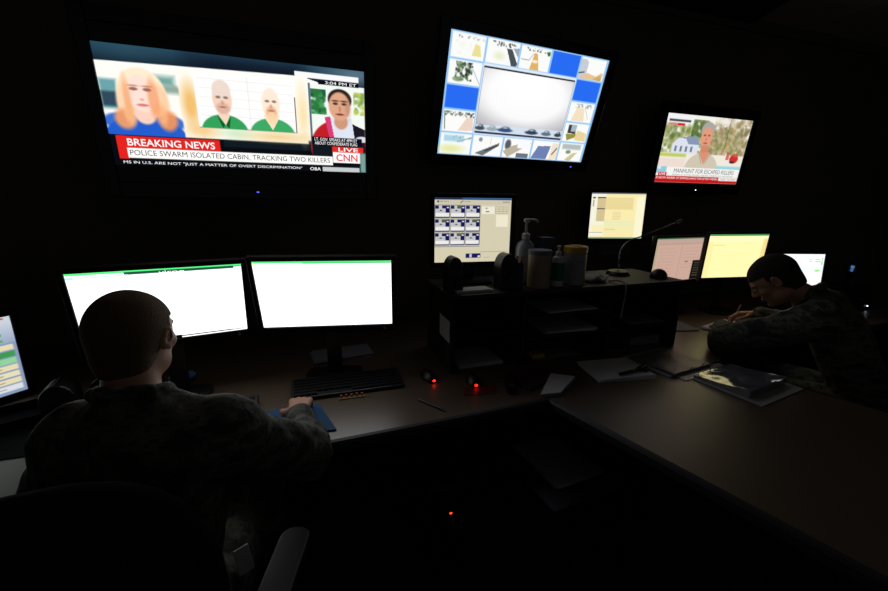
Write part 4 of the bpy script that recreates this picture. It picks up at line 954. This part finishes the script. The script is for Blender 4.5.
def hand(V, wrist, fwd, back, side, curl=(.5, .55, .6, .65), thumb=.4, s=1.0):
    """palm with four unequal jointed fingers and a thumb. fwd: wrist->knuckles, back: out of the back of the hand, side: towards the thumb"""
    fwd = unit(fwd); side = unit(side - fwd * (side @ fwd)); back = unit(back - fwd * (back @ fwd) - side * (back @ side))
    w = V3(*wrist)
    for q, L in ((-.030, .078), (-.010, .086), (.010, .088), (.029, .084)):
        V.cap(w + side * q * .6 * s + fwd * .012 * s, w + side * q * s + fwd * L * s, .0145 * s, .0115 * s, .008)
    lens = [(.040, .024, .020), (.045, .029, .021), (.042, .027, .021), (.033, .020, .018)]
    for (q, L), fl, c in zip(((.029, .084), (.010, .090), (-.010, .086), (-.030, .078)), lens, curl):
        p = w + side * q * s + fwd * L * s; ang = 0; r = .0095
        for j, l in enumerate(fl):
            ang += c * (.75, 1.0, .7)[j]
            d = unit(fwd * math.cos(ang) - back * math.sin(ang) + side * q * 1.2 * (1 if j == 0 else .3))
            p2 = p + d * l * s; V.cap(p, p2, r * s, (r - .0009) * s, .0035); p = p2; r -= .0009
    t0 = w + side * .024 * s + fwd * .018 * s - back * .006 * s
    t1 = t0 + unit(side * .8 + fwd * .75 - back * thumb) * .040 * s; t2 = t1 + unit(side * .35 + fwd * 1 - back * thumb) * .030 * s; t3 = t2 + unit(fwd - side * .05 - back * thumb) * .024 * s
    V.cap(t0, t1, .015 * s, .0115 * s, .008); V.cap(t1, t2, .011 * s, .0098 * s, .004); V.cap(t2, t3, .0098 * s, .0082 * s, .004)

def frame(fwd, upish=(0, 0, 1)):
    f = unit(V3(*fwd)); r = unit(np.cross(f, V3(*upish))); u = np.cross(r, f); return np.stack([r, f, u], 1)    # columns: right, forward, up

def head(V, c, Q, s=1.0):
    c = V3(*c); P = lambda *a: c + Q @ (V3(*a) * s)
    E = lambda p, r, k=.015, op='add', rot=None: V.ell(P(*p), V3(*r) * s, Q if rot is None else Q @ rot, k, op)
    E((0, -.018, .030), (.077, .094, .088)); E((0, .030, .012), (.067, .064, .078), .02); E((0, .030, -.045), (.057, .056, .062), .02)
    E((0, .040, -.083), (.038, .042, .030), .02); E((0, .078, -.094), (.017, .014, .013), .012)
    for q in (-1, 1):
        E((q * .046, .012, -.066), (.019, .036, .026), .02); E((q * .045, .062, -.020), (.020, .018, .018), .016)       # jaw corner, cheekbone
        E((q * .030, .079, .026), (.024, .010, .008), .012)                                                              # brow
        E((q * .031, .089, .006), (.015, .011, .010), .006, 'sub')                                                       # eye socket
        E((q * .031, .0775, .006), (.012, .010, .0085), .003)                                                            # lid over the eye
        rt = np.array(Euler((R(-12), R(q * 8), R(-q * 22))).to_matrix())
        E((q * .079, -.006, .000), (.0075, .019, .031), .004, 'add', rt); E((q * .086, -.002, .003), (.005, .010, .018), .003, 'sub', rt); E((q * .077, .004, -.024), (.006, .008, .009), .004)
    V.cap(P(0, .088, .014), P(0, .108, -.020), .0075 * s, .0105 * s, .010); E((0, .100, -.026), (.016, .011, .008), .008)
    E((0, .090, -.052), (.021, .0085, .0050), .005); E((0, .089, -.061), (.019, .0085, .0060), .005); E((0, .101, -.0565), (.020, .004, .0014), .002, 'sub')

def person(label, origin, J, Q, hairm, group, bulk=0, hs_=1.0, h=.0052, headc=None, badge=None, extras=None):
    """J: joints in world space; Q: head orientation"""
    t = thing('person', label, 'person', origin)
    allp = np.array([v for v in J.values()]); lo = allp.min(0) - .17; hi = allp.max(0) + .17; lo[2] = 0.0 - .012
    fw = V3(*J['face_dir_pt']) - V3(*J['chest'])
    tw = unit(V3(*J['sh_r']) - V3(*J['sh_l']))               # body right
    fwd = unit(np.cross(V3(0, 0, 1), tw)); upv = unit(V3(*J['neck']) - V3(*J['pelvis'])); TB = np.stack([tw, unit(np.cross(upv, tw)), upv], 1)
    TP = np.stack([tw, fwd, V3(0, 0, 1)], 1)
    def torso(V, g):
        V.ell(V3(*J['chest']), V3(.150 + g, .100 + g, .160 + g), TB, .05); V.ell((V3(*J['chest']) + V3(*J['pelvis'])) / 2, V3(.132 + g, .094 + g, .16 + g), TB, .06)
        V.ell(V3(*J['pelvis']), V3(.150 + g, .115 + g, .115 + g), TP, .05)
        V.cap(J['sh_l'], J['sh_r'], .052 + g, None, .06); V.cap(V3(*J['neck']) - upv * .05, J['sh_l'], .05 + g, .048 + g, .05); V.cap(V3(*J['neck']) - upv * .05, J['sh_r'], .05 + g, .048 + g, .05)
    def arms(V, g, ext=True):
        for q in 'lr':
            s_, e_, w_ = (V3(*J[k + '_' + q]) for k in ('sh', 'el', 'wr'))
            V.cap(s_, e_, .052 + g, .042 + g, .03); V.ell(s_, V3(.062, .062, .062) + g, None, .03)
            end = w_ if ext else w_ + (e_ - w_) * .16
            V.cap(e_, end, .042 + g, .029 + g * .8, .025)
    def legs(V, g, r=1):
        for q in 'lr':
            hp, kn, an = (V3(*J[k + '_' + q]) for k in ('hip', 'kn', 'an'))
            V.cap(hp, kn, (.082 + g) * r, (.056 + g) * r, .04); V.cap(kn, an, (.054 + g) * r, (.036 + g) * r, .03)
    c = V3(*J['head'])
    B = Vol(lo, hi, h); torso(B, -.006); arms(B, -.006); legs(B, -.006)
    nb_ = c + Q @ V3(0, -.022, -.06); B.cap(V3(*J['neck']) - upv * .03, nb_, .058, .052, .03); head(B, J['head'], Q, hs_)
    for q in 'lr': hand(B, J['wr_' + q], *J['hand_' + q])
    for q in 'lr':
        a = V3(*J['an_' + q]); B.cap(a, a + fwd * .13 - V3(0, 0, a[2] - .045), .038, .032, .03)
    body = B.mesh('body', M['skin'], t, origin)
    eb = bmesh.new()
    for q in (-1, 1): ball(eb, Vector(c + Q @ V3(q * .031, .0800, .0055) * hs_) - Vector(origin), .0098 * hs_, seg=12)
    obj('eyes', eb, M['eye'], t, smooth=True)
    # hair: cropped cap over the skull
    H = Vol(c - .16, c + .16, .004); hl = lambda *a: c + Q @ V3(*a)
    hl = lambda *a: c + Q @ V3(*a) * hs_
    H.ell(hl(0, -.018, .030), V3(.0812, .0982, .0935) * hs_, Q, .01); H.ell(hl(0, .024, .028), V3(.0715, .066, .076) * hs_, Q, .02); H.ell(hl(0, -.050, -.045), V3(.060, .050, .060) * hs_, Q, .03)
    X = H.ax[0][:, None, None] - c[0]; Y = H.ax[1][None, :, None] - c[1]; Z = H.ax[2][None, None, :] - c[2]
    lx, ly, lz = ((Q[0, i] * X + Q[1, i] * Y + Q[2, i] * Z) / hs_ for i in range(3))
    low = np.maximum(ly - .006 - .5 * np.clip(lz + .01, -.06, .03), -(lz + .078))          # behind the ear, down to the nape
    keep = np.minimum(np.maximum(.050 + .012 * np.sin(lx * 60) * 0 - lz, ly - .088), low)
    H.f = np.maximum(H.f, (keep + .0012 * np.sin(lx * 700) * np.sin(ly * 650 + lz * 500)).astype(np.float32))
    H.mesh('hair', hairm, t, origin)
    # jacket
    K = Vol(lo, hi, .0068); torso(K, .014); arms(K, .017 + bulk, ext=False)
    for q in 'lr':
        s_, e_, w_ = (V3(*J[k + '_' + q]) for k in ('sh', 'el', 'wr')); K.ell(e_, V3(.062, .062, .062) + bulk * .5, None, .03); K.cap(s_ * .35 + e_ * .65, e_ * .75 + w_ * .25, .064 + bulk * .5, .056, .04)
        K.cap(e_ * .28 + w_ * .72, e_ * .16 + w_ * .84, .042, .042, .012)
    nk = V3(*J['neck'])
    for a in np.linspace(0, 2 * PI, 15)[:-1]:
        p = nk + tw * .066 * math.cos(a) + TB[:, 1] * .064 * math.sin(a) + upv * (.012 + .010 * -math.sin(a)); a2 = a + .45
        p2 = nk + tw * .066 * math.cos(a2) + TB[:, 1] * .064 * math.sin(a2) + upv * (.012 + .010 * -math.sin(a2)); K.cap(p, p2, .013, .013, .01)
    K.wrinkle(.0028); K.cut(V3(*J['pelvis']) - V3(0, 0, .07), V3(0, 0, -1))
    K.mesh('jacket', M['camo'], t, origin)
    # trousers and boots
    Tr = Vol(lo, hi, .008); Tr.ell(V3(*J['pelvis']), V3(.158, .122, .118), TP, .05); legs(Tr, .014); Tr.wrinkle(.002); Tr.cut(V3(*J['pelvis']) + V3(0, 0, .125), V3(0, 0, 1))
    for q in 'lr': a = V3(*J['an_' + q]); 
    Tr.mesh('trousers', M['camo'], t, origin)
    for q in 'lr':
        a = V3(*J['an_' + q]); S = Vol(a - V3(.25, .25, a[2] + .01), a + .28, .007)
        S.cap(a + V3(0, 0, .10), a - V3(0, 0, .03), .056, .050, .03); S.cap(a - fwd * .03 - V3(0, 0, a[2] - .046), a + fwd * .15 - V3(0, 0, a[2] - .042), .044, .040, .03); S.cut(V3(0, 0, .006), V3(0, 0, -1)); S.cut(a + V3(0, 0, .13), V3(0, 0, 1))
        S.mesh('boot', M['boot'], t, origin)
    return t

# the man at lower left, seen from behind
O1 = (-.40, .84, 0)
J = dict(head=(-.405, 1.035, 1.182), neck=(-.400, .965, 1.070), chest=(-.375, .92, .89), pelvis=(-.385, .85, .60), sh_l=(-.515, .985, .970), sh_r=(-.215, .90, .985),
         el_l=(-.630, 1.04, .78), wr_l=(-.52, 1.30, .80), el_r=(-.055, 1.065, .785), wr_r=(-.082, 1.290, .802),
         hip_l=(-.47, .89, .555), kn_l=(-.52, 1.31, .555), an_l=(-.53, 1.35, .11), hip_r=(-.30, .89, .555), kn_r=(-.22, 1.32, .555), an_r=(-.20, 1.35, .11), face_dir_pt=(-.3, 1.2, .95),
         hand_r=(V3(.04, 1, -.06), V3(0, .1, 1), V3(-1, 0, 0), (.42, .45, .48, .52), .35), hand_l=(V3(.35, 1, -.12), V3(0, .1, 1), V3(1, -.3, 0), (.25, .28, .3, .34), .2))
hd = {k: v for k, v in J.items() if k.startswith('hand_')}
def run(label, origin, J, Q, hair, bulk=0, hs_=1.0):
    hs = {k: J.pop(k) for k in list(J) if k.startswith('hand_')}
    class D(dict):
        def values(self): return [v for k, v in self.items() if not k.startswith('hand_')]
    D_ = D(J); D_.update(hs); return person(label, origin, D_, Q, hair, None, bulk, hs_)
p1 = run('person in grey camouflage uniform seen from behind, short sandy hair, right hand on a mouse', O1, J, frame((.20, .97, -.10)), M['hairblond'], 0, .92)
bd = bmesh.new(); box(bd, -.018, .018, -.003, .003, -.03, .03); obj('id_badge', bd, M['paper'], p1, bevel=.004, loc=(-.21 + .40, .895 - .84, .640), rot=(R(-30), 0, .5), label='pale badge clipped at the hip')

# the man at the right, bent over his papers
O2 = (2.40, 1.05, 0)
J = dict(head=(2.130, 1.300, 1.135), neck=(2.255, 1.215, 1.075), chest=(2.355, 1.12, .90), pelvis=(2.43, 1.0, .60), sh_l=(2.13, 1.09, .985), sh_r=(2.47, 1.25, .985),
         el_l=(1.985, 1.375, .805), wr_l=(2.20, 1.56, .805), el_r=(2.62, 1.46, .805), wr_r=(2.55, 1.62, .840),
         hip_l=(2.35, 1.02, .555), kn_l=(2.19, 1.42, .54), an_l=(2.20, 1.44, .11), hip_r=(2.52, 1.08, .555), kn_r=(2.47, 1.50, .54), an_r=(2.48, 1.52, .11), face_dir_pt=(2.1, 1.6, .9),
         hand_r=(V3(-.55, .75, -.15), V3(.2, -.1, 1), V3(-.8, -.5, .1), (.75, .8, .85, .9), .3), hand_l=(V3(.9, .5, -.12), V3(0, .1, 1), V3(-.5, .9, 0), (.3, .32, .35, .4), .2))
Q2 = frame((-.44, .62, -.74))
p2 = run('person in grey camouflage uniform bent over papers at right, writing with a pen', O2, J, Q2, M['hairdark'], .012)
t = thing('pen', 'slim pen held in the writing hand of the man at right', 'pen', (2.46, 1.69, .805))
obj('barrel', tube(bmesh.new(), [(.0, .0, -.035), (.055, .0, .075)], .0042, 8), M['metal'], t)

# ------------------------------------------------------------------ light
w = bpy.data.worlds.new('world'); scene.world = w; w.use_nodes = True
w.node_tree.nodes['Background'].inputs[0].default_value = (.9, .95, 1, 1); w.node_tree.nodes['Background'].inputs[1].default_value = .033

# repeats of one kind share a group
GROUPS = {'television': 'televisions mounted high on the wall', 'computer_monitor': 'monitors along the counter', 'paper_stack': 'piles of paper around the counter', 'desktop_speaker': 'small black desktop speakers',
          'computer_mouse': 'computer mice on the counter', 'keyboard': 'keyboards on the counter', 'office_chair': 'black office chairs', 'person': 'uniformed people at the desks', 'pump_bottle': 'pump bottles on the shelf unit', 'pen': 'pens', 'paper_sheet': 'single paper sheets'}
for o in scene.objects:
    k = o.name.split('.')[0]
    if o.parent is None and 'label' in o and k in GROUPS: o['group'] = GROUPS[k]
